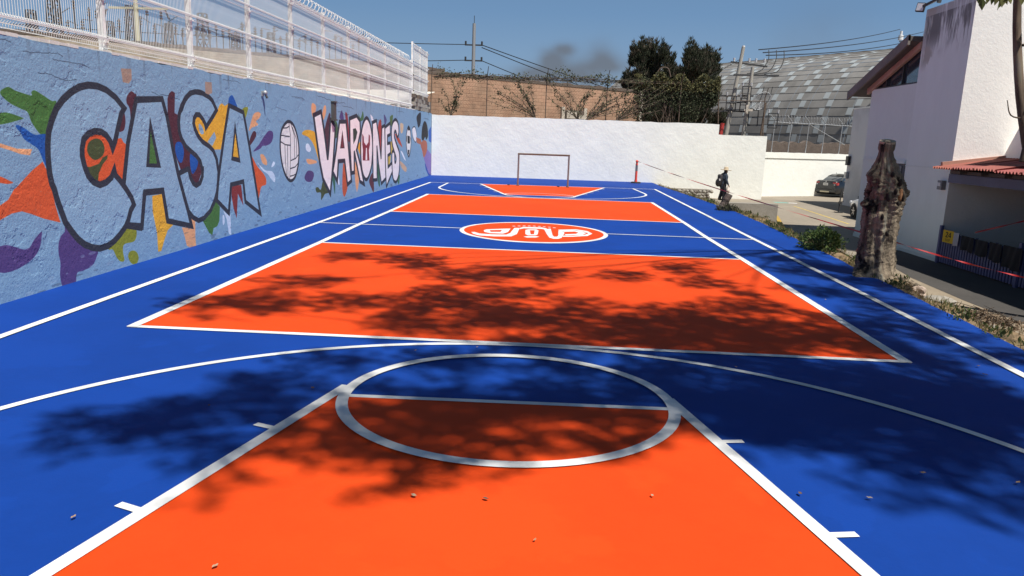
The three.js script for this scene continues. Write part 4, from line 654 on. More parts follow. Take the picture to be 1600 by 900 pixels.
{ // vines on the far fence
  const r = rng(55), stemM = M([.13, .095, .07], .95), leafA = leafMat([.10, .108, .055], .3), leafB = leafMat([.16, .15, .06], .35);
  const vine = (label, x0, fan0) => {
    const span = fan0.map(f => f[0]), lo = Math.min(...span) - .3, hi = Math.max(...span) + .3, fan = [...fan0, ...Array.from({ length: 7 }, () => [lerp(lo, hi, r()), .5 + 1.9 * r()])];
    const t = thing('climbing_vine', label, 'vine', [x0, 3.5, -26.02], 'vines on the fence above the far wall'), stems = [], lv = [];
    for (const [dx, h] of fan) {
      const pts = []; let x = 0, bend = (r() - .5) * .6; for (let k = 0; k <= 6; k++) { const s = k / 6; pts.push(V(dx * s + bend * Math.sin(s * 3.1) + (r() - .5) * .14, h * Math.pow(s, .85) + .02, (r() - .5) * .14)); }
      stems.push(taper(pts, .026, .008, 5)); const c = new THREE.CatmullRomCurve3(pts); const n = 14 + Math.abs(h) * 17 | 0; for (let i = 0; i < n; i++) { const s = .12 + .88 * Math.pow(r(), .75), p = c.getPointAt(s); p.add(V((r() - .5) * .2, (r() - .5) * .2, (r() - .5) * .16)); lv.push([p, rdir(r).add(V(0, -.5, 0)).normalize(), .07 + r() * .09, .6]); }
    }
    part('stem', mg(stems), stemM, t); tag(part('leaves', leafMesh(lv, r), leafA, t), null, null, null, 'stuff'); return t;
  };
  vine('thin climbing vine with few leaves near the left end of the brick wall', -5.6, [[-.6, 1.5], [.3, .8], [.7, 2.3]]);
  vine('climbing vine fanning left from a root right of the first inner fence post', -.6, [[-2.9, 1.9], [-2.3, 1.5], [-3.3, 1.1], [-1.2, 2.2], [-1.9, 2.4], [-.4, 2.3]]);
  vine('vine with a leafy clump hanging over the middle of the white wall', 1.9, [[.1, .9], [-1.9, 2.4], [-.4, 1.6], [.2, -.5], [.9, 2.0]]);
  vine('wide fan of bare vine stems rising left of the third inner post', 2.4, [[1.6, 1.7], [2.4, 1.6], [2.9, 2.3], [3.3, 1.3], [1.0, 2.4], [3.9, 2.0]]);
  vine('wide fan of vine stems rising from the right of the third inner post', 4.2, [[1.2, 2.0], [1.9, 1.6], [2.4, 1.2], [2.0, 2.3], [.5, 2.3], [2.7, .7], [-.6, 2.2]]);
  const top = thing('fence_top_creeper', 'leafy creeper trailing along the top wire of the far fence', 'vine'), lv = [];
  for (let i = 0; i < 3000; i++) { const x = lerp(-6.6, 6, Math.pow(r(), .95)), k = .5 + .5 * Math.sin(x * 1.7) * Math.sin(x * .83 + 1.2); if (r() > .25 + .75 * k * k) continue; const y = 5.78 + (r() - .35) * (.2 + .7 * k * k) * (r() < .8 ? 1 : 1.6); lv.push([V(x, y, -26.1 + (r() - .5) * .35), rdir(r), .06 + r() * .1, .6]); }
  tag(part('leaves', leafMesh(lv, r), leafA, top), null, null, null, 'stuff');
  const st = []; for (let k = 0; k < 8; k++) { const pts = []; for (let i = 0; i <= 14; i++) pts.push(V(lerp(-6.7, 5.6, i / 14), 5.74 + (r() - .4) * .3, -26.1 + (r() - .5) * .2)); st.push(taper(pts, .011, .008, 4, 50)); } part('stem', mg(st), stemM, top);
  const th = thing('vine_thicket', 'dense hanging vine thicket in front of the dark conifers', 'vine'), a = [], b = [], ts = [];
  for (let i = 0; i < 9000; i++) { const x = lerp(5.2, 10.1, r()), e = .55 + .45 * Math.sin(x * 2.3 + 1), y = 6.25 - .25 * e + .25 * Math.sin(x * 5) - Math.pow(r(), 1.5) * (1.3 + 1.5 * e); if (y < 3.5) continue; (y > 5.35 && r() < .75 ? b : a).push([V(x, y, -26.6 + (r() - .5) * .8), rdir(r).add(V(0, -.6, 0)).normalize(), .08 + r() * .1, .6]); }
  tag(part('leaves', leafMesh(a, r), leafMat([.05, .06, .028], .25), th), null, null, null, 'stuff'); tag(part('top_leaves', leafMesh(b, r), leafB, th), null, null, null, 'stuff');
  for (let k = 0; k < 16; k++) { const x = lerp(5.3, 10, r()); ts.push(taper([V(x, 3.4, -26.6), V(x + (r() - .5), 4.6, -26.5), V(x + (r() - .5) * 1.6, 6.0, -26.6)], .03, .012, 5)); } ts.push(tube([V(6.3, 6.1, -26.3), V(6.6, 6.6, -26.3), V(7.0, 6.6, -26.3), V(7.2, 6.1, -26.3)], .03, 5)); part('stem', mg(ts), stemM, th);
}
// ---------------------------------------------------------------- white house on the right
const HX = 11.6;
{
  const h = thing('white_house', 'white plastered house with a square tower, sloping gable roof and porch', 'house');
  // tower: sunlit front towards the camera, shaded side towards the court
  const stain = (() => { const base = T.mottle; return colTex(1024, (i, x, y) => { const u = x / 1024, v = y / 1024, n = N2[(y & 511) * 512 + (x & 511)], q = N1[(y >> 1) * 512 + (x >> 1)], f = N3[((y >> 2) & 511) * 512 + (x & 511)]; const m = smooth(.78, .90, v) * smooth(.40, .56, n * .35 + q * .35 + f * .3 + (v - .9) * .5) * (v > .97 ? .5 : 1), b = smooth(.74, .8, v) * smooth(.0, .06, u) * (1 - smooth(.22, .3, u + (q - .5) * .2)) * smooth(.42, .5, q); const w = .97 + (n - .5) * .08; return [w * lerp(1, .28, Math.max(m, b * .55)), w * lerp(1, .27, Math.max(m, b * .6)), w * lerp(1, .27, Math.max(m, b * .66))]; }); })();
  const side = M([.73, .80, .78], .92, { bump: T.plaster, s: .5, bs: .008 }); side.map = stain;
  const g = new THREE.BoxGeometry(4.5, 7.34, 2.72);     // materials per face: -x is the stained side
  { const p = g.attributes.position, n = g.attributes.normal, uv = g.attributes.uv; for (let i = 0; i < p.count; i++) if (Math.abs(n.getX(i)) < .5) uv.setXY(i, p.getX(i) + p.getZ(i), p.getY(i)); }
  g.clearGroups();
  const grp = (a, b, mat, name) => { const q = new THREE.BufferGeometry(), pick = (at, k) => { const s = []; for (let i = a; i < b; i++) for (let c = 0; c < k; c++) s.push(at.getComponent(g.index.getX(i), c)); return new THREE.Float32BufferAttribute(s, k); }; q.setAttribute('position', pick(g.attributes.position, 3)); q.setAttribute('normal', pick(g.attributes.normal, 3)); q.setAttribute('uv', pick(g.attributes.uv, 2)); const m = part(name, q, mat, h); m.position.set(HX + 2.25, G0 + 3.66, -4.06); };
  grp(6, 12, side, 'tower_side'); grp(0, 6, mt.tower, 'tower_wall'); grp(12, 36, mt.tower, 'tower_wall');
  part('plaster_band', slab(HX - .02, HX + .05, 1.86, 1.9, -5.4, -2.72), mt.grey, h);
  // rear wing with the sloping roof
  part('wall', slab(HX + .02, HX + 6, G0, 4.4, -8.72, -5.43), mt.grey, h);
  part('plinth', slab(HX - .03, HX + .05, G0, G0 + .12, -8.7, -2.72), mt.grey, h);
  part('ledge', slab(HX - .03, HX + .06, 1.98, 2.04, -8.7, -5.43), mt.grey, h);
  const win = (z0, z1, y1a, y1b) => { const s = new THREE.Shape([[-z0, 4.43], [-z1, 4.43], [-z1, y1b], [-z0, y1a]].map(p => new THREE.Vector2(...p))); return uvm(new THREE.ExtrudeGeometry(s, { depth: .03, bevelEnabled: false }).rotateY(Math.PI / 2).translate(HX + .12, 0, 0)); };
  const ry = z => lerp(4.46, 5.62, (z + 8.9) / 3.5) - .12;
  const W = [[-8.55, -7.75], [-7.7, -6.62], [-6.56, -5.45]]; for (const [a, b] of W) part('window_pane', win(a, b, ry(a), ry(b)), mt.glass, h);
  for (const z of [-7.72, -6.59, -5.44]) part('mullion', slab(HX + .05, HX + .17, 4.4, ry(z) + .02, z - .03, z + .03), mt.darkSteel, h); part('mullion', slab(HX + .05, HX + .17, 4.4, 4.45, -8.6, -5.44), mt.darkSteel, h);
  const roofSlope = (x0, x1, th, up, mat, name, zA = -9.75, zB = -5.44) => { const k = (5.62 - 4.46) / 3.5, y = z => 4.46 + (z + 8.9) * k + up; const s = new THREE.Shape([[-zA, y(zA)], [-zB, y(zB)], [-zB, y(zB) + th], [-zA, y(zA) + th]].map(p => new THREE.Vector2(...p))); return part(name, uvm(new THREE.ExtrudeGeometry(s, { depth: x1 - x0, bevelEnabled: false }).rotateY(Math.PI / 2).translate(x0, 0, 0)), mat, h); };
  roofSlope(HX - .42, HX + 6.4, .14, .04, M([.12, .105, .095], .85, { map: T.mottle, ms: .5 }), 'roof');
  roofSlope(HX - .43, HX - .36, .30, -.08, M([.20, .175, .155], .8, { map: T.mottle, ms: .6 }), 'fascia_board', -9.78, -5.44);
  roofSlope(HX - .04, HX + .06, .2, -.17, M([.55, .37, .27], .8, { map: T.mottle, ms: .6 }), 'wood_beam', -9.0, -5.44);
  // doorway in the wing
  part('door_recess', slab(HX - .0, HX + .03, G0, 1.93, -6.95, -5.46), M([.085, .09, .10], .7), h); part('door_panel', slab(HX - .03, HX + .01, G0 + .02, 1.85, -6.8, -5.62), M([.10, .105, .12], .5, { map: T.mottle, ms: .6 }), h); part('door_panel', slab(HX - .035, HX - .0, G0 + .02, G0 + .7, -6.78, -5.64), M([.10, .03, .025], .6, { map: T.mottle, ms: .8 }), h);
  part('lintel', slab(HX - .06, HX + .04, 1.93, 2.0, -7.05, -5.42), mt.grey, h);
  // porch: beam, columns, back wall, ceiling
  part('porch_beam', slab(HX - .04, HX + .16, 1.5, 1.74, -2.7, 10), M([.09, .10, .17], .6, { map: T.mottle, ms: .6 }), h);
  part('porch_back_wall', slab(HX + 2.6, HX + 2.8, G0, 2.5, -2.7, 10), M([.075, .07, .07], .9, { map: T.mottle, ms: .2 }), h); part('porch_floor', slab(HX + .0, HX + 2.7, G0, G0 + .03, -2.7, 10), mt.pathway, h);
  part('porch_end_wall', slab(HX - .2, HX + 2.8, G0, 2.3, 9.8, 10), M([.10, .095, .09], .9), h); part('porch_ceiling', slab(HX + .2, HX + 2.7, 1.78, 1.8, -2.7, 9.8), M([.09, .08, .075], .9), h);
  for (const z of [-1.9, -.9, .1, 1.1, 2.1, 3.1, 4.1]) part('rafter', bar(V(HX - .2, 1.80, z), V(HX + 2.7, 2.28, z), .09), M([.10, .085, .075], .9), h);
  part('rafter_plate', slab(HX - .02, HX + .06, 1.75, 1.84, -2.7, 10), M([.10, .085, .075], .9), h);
  // wedge wall added at the right edge, shaped to stand for a cast shadow
  { const s = new THREE.Shape([[2.7, 2.0], [2.7, 2.3], [2.06, 3.3], [.4, 5.9], [-4, 5.9], [-4, 2.0]].map(p => new THREE.Vector2(p[0], p[1]))); part('shadow_wedge', uvm(new THREE.ExtrudeGeometry(s, { depth: 2.2, bevelEnabled: false }).rotateY(Math.PI / 2).translate(12.97, 0, 0)), mt.tower, h); }
  // electricity meter
  const me = part('meter_box', box(.14, .26, .26, HX - .05, 1.41, -2.98, .012), M([.16, .16, .165], .5), h); part('meter_window', box(.02, .1, .16, HX - .13, 1.43, -2.98), M([.5, .52, .52], .3), me);
  // corrugated red porch roof
  const rr = rng(16); for (let k = 0; k < 8; k++) { const w = 1.02, n = 40, gq = new THREE.PlaneGeometry(w, 1, n, 6), p = gq.attributes.position; for (let i = 0; i < p.count; i++) { const u = p.getX(i), v = p.getY(i) + .5, x = lerp(HX - .52 + (rr() - .5) * .015 * (v < .1 ? 1 : 0), HX + 2.75, v); p.setXYZ(i, x, 1.90 + v * .5 + .032 * Math.cos(u / .13 * 6.283) + (k % 3) * .02 + .02 * Math.sin(k * 3 + v * 3), -2.7 + w * k * .955 + u + w / 2); } gq.computeVertexNormals(); part('roof_sheet', uvm(gq), M([.31 + rr() * .08, .10 + rr() * .035, .08 + rr() * .025], .8, { map: T.concrete, ms: .6, side: THREE.DoubleSide }), h); }
  part('flashing', mg([bar(V(HX - .3, 2.0, -2.66), V(HX + 2.7, 2.42, -2.66), .12, .1)]), M([.52, .28, .21], .9, { map: T.concrete, ms: 1 }), h);
}
{ // two-storey block further back
  const t = thing('rear_block', 'plain pale grey building block behind the parked white car', 'building');
  part('wall', slab(17, 26, G0, 4.5, -24.0, -9.5), M([.60, .60, .615], .9, { map: T.mottle, ms: .1, bump: T.plaster, s: .5, bs: .01 }), t); part('parapet', slab(16.97, 26.03, 4.5, 4.56, -24.03, -9.47), mt.white, t);
  part('wall_box', box(.15, .5, .3, 16.9, 1.7, -23.7), mt.darkSteel, t); part('wall_box', box(.15, .35, .25, 16.9, .9, -23.7), mt.galv, t);
}
{ // flood lamp on the tower top
  const t = thing('flood_lamp', 'small black flood lamp on an arm at the tower top corner', 'lamp', [HX - .05, 6.62, -5.0]);
  part('arm', mg([bar(V(0, .12, .35), V(-.1, .02, -.35), .07), bar(V(.0, .0, .35), V(.05, .3, .35), .09)]), mt.darkSteel, t); const hd = part('lamp_head', box(.09, .27, .25, 0, 0, 0, .02), mt.darkSteel, t); hd.position.set(-.13, 0, -.45); hd.rotation.set(.2, .75, -.25);
  part('lens', box(.02, .21, .2, -.042, 0, 0), M([.8, .82, .84], .15), hd);
}
{ // blue picket fence across the porch
  const t = thing('picket_fence', 'blue metal picket fence closing the shaded porch', 'fence'), c = M([.085, .10, .24], .55, { map: T.mottle, ms: 1 });
  part('rail', slab(HX - .05, HX - .01, G0 + .1, G0 + .16, -2.62, 10), c, t); part('rail', slab(HX - .05, HX - .01, .0, .06, -2.62, 10), c, t);
  for (let z = -2.6, k = 0; z < 4.4; z += .125, k++) part('slat', slab(HX - .08, HX - .05, G0 + .06, .13 + (k % 7 === 0 ? .04 : 0), z, z + .07), c, t);
  for (const z of [-2.66, .98, 4.4]) part('post', slab(HX - .1, HX - .02, G0, .3, z, z + .09), c, t);
}
const cloth = (name, label, z0, z1, y1, y0, mat, seed, cat, group) => {
  const r = rng(seed), n = 18, g = new THREE.PlaneGeometry(z1 - z0, y1 - y0, n, 10).rotateY(-Math.PI / 2), p = g.attributes.position, f = 3 + r() * 4, q = r() * 6;
  for (let i = 0; i < p.count; i++) { const v = (y1 - y0) / 2 - p.getY(i); p.setX(i, .03 * Math.sin(p.getZ(i) * f * 2.2 + q) * (.25 + v) + .012 * Math.sin(p.getZ(i) * 23 + v * 6)); if (v > (y1 - y0) * .9) p.setY(i, p.getY(i) + .02 * Math.sin(p.getZ(i) * 9 + q)); }
  g.computeVertexNormals(); return solo(name, g, mat, label, cat, [HX - .15, (y0 + y1) / 2, (z0 + z1) / 2], name === 'hung_cloth' ? 'cloths on the porch fence' : group);
};
const darkCloth = M([.012, .012, .016], .95, { side: THREE.DoubleSide, bump: T.grain, s: 3, bs: .002 });
cloth('hung_cloth', 'first black cloth on the porch fence, next to the white garment', -1.38, -.8, .17, -.22, darkCloth, 2, 'cloth');
cloth('hung_cloth', 'second black cloth on the porch fence, counted from the white garment', -.74, -.2, .16, -.24, darkCloth, 5, 'cloth');
cloth('hung_cloth', 'third black cloth on the porch fence, counted from the white garment', -.12, .42, .17, -.28, darkCloth, 8, 'cloth');
cloth('hung_cloth', 'largest and fourth black cloth on the porch fence', .5, 1.2, .18, -.36, darkCloth, 11, 'cloth');
cloth('hung_cloth', 'dark blue cloth on the porch fence at the right edge', 1.4, 2.0, .18, -.3, M([.02, .03, .11], .95, { side: THREE.DoubleSide }), 14, 'cloth');
cloth('white_garment', 'crumpled white garment hanging on the porch fence beside the yellow poster', -1.76, -1.54, .2, -.17, M([.42, .42, .46], .95, { side: THREE.DoubleSide }), 17, 'garment');
{ // yellow poster reading 24
  const cv = document.createElement('canvas'); cv.width = 256; cv.height = 192; const c = cv.getContext('2d'); c.fillStyle = '#c9a51c'; c.fillRect(0, 0, 256, 192); c.fillStyle = '#1c1a12'; c.font = 'bold 120px sans-serif'; c.textAlign = 'center'; c.fillText('24', 132, 112); c.globalAlpha = .7; for (let k = 0; k < 3; k++) c.fillRect(62 + k * 8, 132 + k * 14, 130 - k * 20, 6); 
  const tx = new THREE.CanvasTexture(cv); tx.colorSpace = THREE.SRGBColorSpace; const g = new THREE.PlaneGeometry(.52, .34, 8, 4).rotateY(-Math.PI / 2), p = g.attributes.position; for (let i = 0; i < p.count; i++) p.setX(i, .012 * Math.sin(p.getZ(i) * 9)); g.computeVertexNormals();
  const m = solo('yellow_poster', g, new THREE.MeshStandardMaterial({ map: tx, roughness: .8, side: THREE.DoubleSide }), 'yellow poster with a black number hanging on the blue fence', 'poster', [HX - .13, .04, -2.1]);
}
// ---------------------------------------------------------------- sports things
{
  const g = thing('goal_frame', 'small rusty steel goal frame on the far baseline', 'goal', [0, 0, -18.2]);
  const L = V(-1.18, 0, 0), R = V(1.3, 0, .02), h = 1.56;
  part('post', rod(L, V(L.x, h, 0), .045, .045, 10), mt.steel, g); part('post', rod(R, V(R.x, h, .02), .045, .045, 10), mt.steel, g); part('crossbar', rod(V(L.x - .045, h, 0), V(R.x + .045, h, .02), .045, .045, 10), mt.rust, g);
  for (const p of [L, R]) { part('back_stay', rod(V(p.x, .03, 0), V(p.x - .04, .03, -.55), .025), mt.rust, g); part('base_plate', box(.16, .02, .16, p.x, .015, 0), mt.darkSteel, g); part('shadow_mark', box(.12, .05, .12, p.x - .46, .03, .02), mt.darkSteel, g); }  // small dark blocks left of the feet stand for marks of the goal's shadow
}
{
  const b = thing('bollard', 'orange plastic delineator post with a grey band on a black base', 'bollard', [5.36, 0, -24.45]);
  part('base', new THREE.CylinderGeometry(.27, .30, .07, 8).translate(0, .04, 0), mt.rubber, b); const c = M([.80, .085, .055], .5);
  part('tube', new THREE.LatheGeometry([[.085, .07], [.085, .18], [.07, .2], [.068, 1.1], [.05, 1.14], [.05, 1.17], [.075, 1.18], [.078, 1.25], [.06, 1.3], [.0, 1.32]].map(p => new THREE.Vector2(...p)), 14), c, b);
  part('reflective_band', new THREE.CylinderGeometry(.071, .071, .34, 14, 1, true).translate(0, .86, 0), M([.17, .16, .17], .4), b);
}
{ // red caution tape in two runs, and one in the porch
  const run = (label, a, b, sag, twist, w = .045, parts = 60) => { const pos = [], idx = [], P = [], A = V(...a), B = V(...b), s = V(0, 0, 0), d = B.clone().sub(A).normalize(), up = V(0, 1, 0), sd = d.clone().cross(up).normalize();
    for (let i = 0; i <= parts; i++) { const t = i / parts, p = A.clone().lerp(B, t); p.y -= sag * 4 * t * (1 - t); const an = twist * t * 6.283 + .5 * Math.sin(t * 17), v = up.clone().multiplyScalar(Math.cos(an)).addScaledVector(sd, Math.sin(an)); const q = p.clone().addScaledVector(v, w / 2), r = p.clone().addScaledVector(v, -w / 2); pos.push(q.x, q.y, q.z, r.x, r.y, r.z); P.push([p, v]); }
    for (let i = 0; i < parts; i++) idx.push(i * 2, i * 2 + 1, i * 2 + 2, i * 2 + 1, i * 2 + 3, i * 2 + 2);
    const g = new THREE.BufferGeometry(); g.setAttribute('position', new THREE.Float32BufferAttribute(pos, 3)); g.setIndex(idx); g.computeVertexNormals(); return solo('caution_tape', g, mt.tape, label, 'barrier tape'); };
  run('red caution tape strung from the orange bollard to the tall tree stump', [5.4, 1.24, -24.4], [6.28, .80, 4.75], .07, 2.5, .032, 120);
  run('red caution tape running right from the tall tree stump past the porch', [6.85, .66, 4.7], [10.3, -.1, 4.6], .05, 2.2, .03, 60);
  run('dark red tape slanting up inside the shaded porch', [HX + .05, .28, -1.15], [HX + .05, 1.1, 1.9], .0, .3, .035, 20);
}
// ---------------------------------------------------------------- tall tree stump
{
  const t = thing('tree_stump', 'tall bare weathered tree stump with a sawn knob on top', 'stump', [6.58, -.12, 4.74]);
  const ring = [[0, .47, .0], [.06, .43, .0], [.16, .395, .0], [.35, .37, .0], [.7, .36, -.01], [1.1, .36, -.01], [1.45, .365, .0], [1.7, .365, .01], [1.86, .34, .0], [2.0, .305, -.01], [2.14, .25, -.03], [2.26, .19, -.05], [2.35, .15, -.06], [2.42, .135, -.065], [2.48, .155, -.065], [2.56, .155, -.06], [2.60, .14, -.06]];
  const n = 64, rows = 150, pos = [], idx = [], uv = [], prof = y => { let i = 1; while (i < ring.length - 1 && ring[i][0] < y) i++; const a = ring[i - 1], b = ring[i], s = smooth(0, 1, (y - a[0]) / (b[0] - a[0])); return [lerp(a[1], b[1], s), lerp(a[2], b[2], s)]; };
  const bulge = [[3.0, 1.98, .13, .4, .12], [2.9, 1.45, .05, .3, .1], [.1, 1.72, .045, .35, .2], [1.2, 1.45, .05, .3, .1], [2.2, 1.25, .05, .3, .14], [1.9, 1.85, -.06, .2, .12], [1.0, 1.7, -.05, .2, .1], [2.9, 1.45, .06, .25, .1], [1.6, .1, .13, .3, .15], [.2, .06, .12, .3, .12], [2.6, .08, .16, .3, .14], [-1.2, .08, .14, .4, .14], [1.4, 1.05, -.025, .18, .1]];
  for (let j = 0; j <= rows; j++) { const y = 2.6 * j / rows, [R0, ox] = prof(y); for (let i = 0; i <= n; i++) { const a = i / n * 6.2832, aa = a > Math.PI ? a - 6.2832 : a; let R = R0;
    R *= 1 + .035 * Math.sin(a * 5 + y * 1.2) + .03 * Math.sin(a * 9 - y * 2.1) + .022 * Math.sin(a * 17 + y * 3.4 + Math.sin(y * 4)); const q = N1[((j * 3) & 511) * 512 + ((i % n) * 8 & 511)] - .5, q2 = N3[((j * 7) & 511) * 512 + ((i % n) * 8 & 511)] - .5; R *= .90; R += (q * .075 + q2 * .05 - .022 * Math.pow(Math.abs(Math.sin(a * 6.5 + y * 1.3 + 2 * Math.sin(y * 1.7 + a))), 10)) * smooth(0, .25, R0) * (y > 2.3 ? .4 : 1) * (1 + 1.2 * smooth(1.1, 1.5, y) * (1 - smooth(1.9, 2.1, y)));
    for (const [ba, by, amp, wa, wy] of bulge) { let da = Math.abs(aa - ba); da = Math.min(da, 6.2832 - da); R += amp * Math.exp(-((da / wa) ** 2) - (((y - by) / wy) ** 2)); }
    pos.push(ox + R * Math.cos(a), y, R * .92 * Math.sin(a)); uv.push(i / n * 2.1, y); } }
  for (let j = 0; j < rows; j++) for (let i = 0; i < n; i++) { const a = j * (n + 1) + i, b = a + n + 1; idx.push(a, b, a + 1, a + 1, b, b + 1); }
  const g = new THREE.BufferGeometry(); g.setAttribute('position', new THREE.Float32BufferAttribute(pos, 3)); g.setAttribute('uv', new THREE.Float32BufferAttribute(uv, 2)); g.setIndex(idx); g.computeVertexNormals(); part('trunk', g, mt.bark, t);
  const top = part('sawn_top', new THREE.CylinderGeometry(.135, .142, .035, 28), mt.cutWood, t); top.position.set(-.06, 2.6, 0); top.rotation.set(.25, 0, .06); part('heart_ring', new THREE.TorusGeometry(.06, .006, 5, 20).rotateX(Math.PI / 2).translate(0, .018, 0), M([.30, .22, .15], .9), top);
  part('bare_wood', (() => { const s = new THREE.SphereGeometry(1, 12, 10).scale(.05, .12, .03); return s; })(), M([.40, .22, .12], .9, { map: T.bark, ms: 2 }), t).position.set(.18, 1.66, .26);
  for (const [a, y, w, h] of [[1.15, 1.88, .035, .07], [1.45, 1.72, .03, .06], [1.75, 1.62, .04, .09], [1.2, 1.5, .03, .06], [1.6, 2.02, .03, .05], [.9, 1.62, .03, .08], [1.55, .95, .025, .05], [1.9, 1.25, .025, .06]]) { const [R0, ox] = prof(y), m = part('hollow', new THREE.SphereGeometry(1, 12, 8).scale(w, h, .05), M([.02, .016, .013], 1), t); m.position.set(ox + R0 * .97 * Math.cos(a), y, R0 * .92 * Math.sin(a)); }
  part('root', taper([V(.25, .12, .1), V(.5, .06, .2), V(.75, -.05, .35)], .12, .05, 7), mt.bark, t); part('root', taper([V(-.25, .12, .15), V(-.45, .03, .3), V(-.5, -.05, .5)], .11, .05, 7), mt.bark, t);
}
function rock(name, label, p, s, mat, seed, cat = 'rock') {
  const g = new THREE.IcosahedronGeometry(1, 3), q = g.attributes.position, r = rng(seed), k = [r() * 6, r() * 6, r() * 6]; for (let i = 0; i < q.count; i++) { const v = V(q.getX(i), q.getY(i), q.getZ(i)), f = 1 + .16 * Math.sin(v.x * 3 + k[0]) + .13 * Math.sin(v.y * 4 + k[1]) + .12 * Math.sin(v.z * 5 + k[2]) + .05 * Math.sin(v.x * 11 + v.y * 9); q.setXYZ(i, v.x * f * s[0], v.y * f * s[1], v.z * f * s[2]); } g.computeVertexNormals();
  const m = solo(name, g, mat, label, cat, p, 'rocks along the bank'); m.rotation.y = seed; return m;
}
rock('rock', 'pale rock close to the right foot of the tall stump', [7.22, -.2, 4.35], [.15, .09, .1], mt.paleStone, 3);
rock('rock', 'pale pinkish rock, larger one of the row below the stump', [7.26, -.22, 5.05], [.2, .12, .15], M([.58, .46, .38], .95, { map: T.concrete, ms: 1, bump: T.rough, s: 1.5, bs: .03 }), 5);
rock('rock', 'small pale rock in the dry grass between the two larger ones', [7.2, -.2, 4.72], [.11, .07, .1], mt.paleStone, 8);
rock('rock', 'long low rock at the end of the row near the dry heap', [7.35, -.28, 5.75], [.28, .1, .14], mt.stone[0], 9);
rock('rock', 'flat pale stone beside the green bush', [7.3, -.22, .55], [.2, .06, .12], mt.paleStone, 12);
rock('rock', 'flat pale stone halfway between the bush and the stump', [7.18, -.2, 1.9], [.26, .07, .14], mt.paleStone, 14);
rock('rock', 'broken kerb stone along the court edge right of the bush', [6.86, -.06, 1.15], [.12, .07, .42], mt.stone[0], 15);
{ // dry heap of twigs
  const t = thing('twig_heap', 'dry heap of twigs and dead leaves beside the walkway', 'heap', [7.35, -.32, 7.0]), r = rng(61), a = [], l = [];
  for (let i = 0; i < 90; i++) { const p = V((r() - .5) * .9, r() * .16, (r() - .5) * .8), d = rdir(r); d.y *= .4; a.push(rod(p, p.clone().addScaledVector(d, .12 + r() * .3), .008, .004, 4)); }
  for (let i = 0; i < 900; i++) { const q = r() * 6.28, k = Math.sqrt(r()); l.push([V(Math.cos(q) * k * .65, (1 - k) * .24 * r(), Math.sin(q) * k * .55), rdir(r), .04 + r() * .05, .5]); }
  part('twigs', mg(a), mt.limb, t).userData.kind = 'stuff'; part('dead_leaves', leafMesh(l, r), M([.22, .155, .10], .95, { side: THREE.DoubleSide }), t).userData.kind = 'stuff';
}
{ // green bush
  const t = thing('bush', 'round green leafy bush at the edge of the court', 'bush', [6.86, -.15, 1.25]), r = rng(71), a = [], b = [], st = [];
  for (let i = 0; i < 2600; i++) { const d = rdir(r), k = .45 + .55 * Math.pow(r(), .5), lump = 1 + .18 * Math.sin(d.x * 6 + 1) + .15 * Math.sin(d.z * 7 + d.y * 5); const p = V(d.x * .44 * k * lump, .30 + d.y * .31 * k * lump, d.z * .48 * k * lump); if (p.y < .0) continue; (r() < .62 ? a : b).push([p, d.clone().add(rdir(r)).add(V(0, .3, 0)).normalize(), .05 + r() * .05, .5]); }
  for (let i = 0; i < 26; i++) { const d = rdir(r); d.y = Math.abs(d.y) + .3; st.push(taper([V(0, 0, 0), d.clone().multiplyScalar(.2), d.clone().multiplyScalar(.38)], .012, .005, 4)); }
  part('branches', mg(st), mt.limb, t); part('leaves', leafMesh(a, r), leafMat([.045, .085, .022], .25), t).userData.kind = 'stuff'; part('young_leaves', leafMesh(b, r), leafMat([.11, .15, .04], .3), t).userData.kind = 'stuff';
}
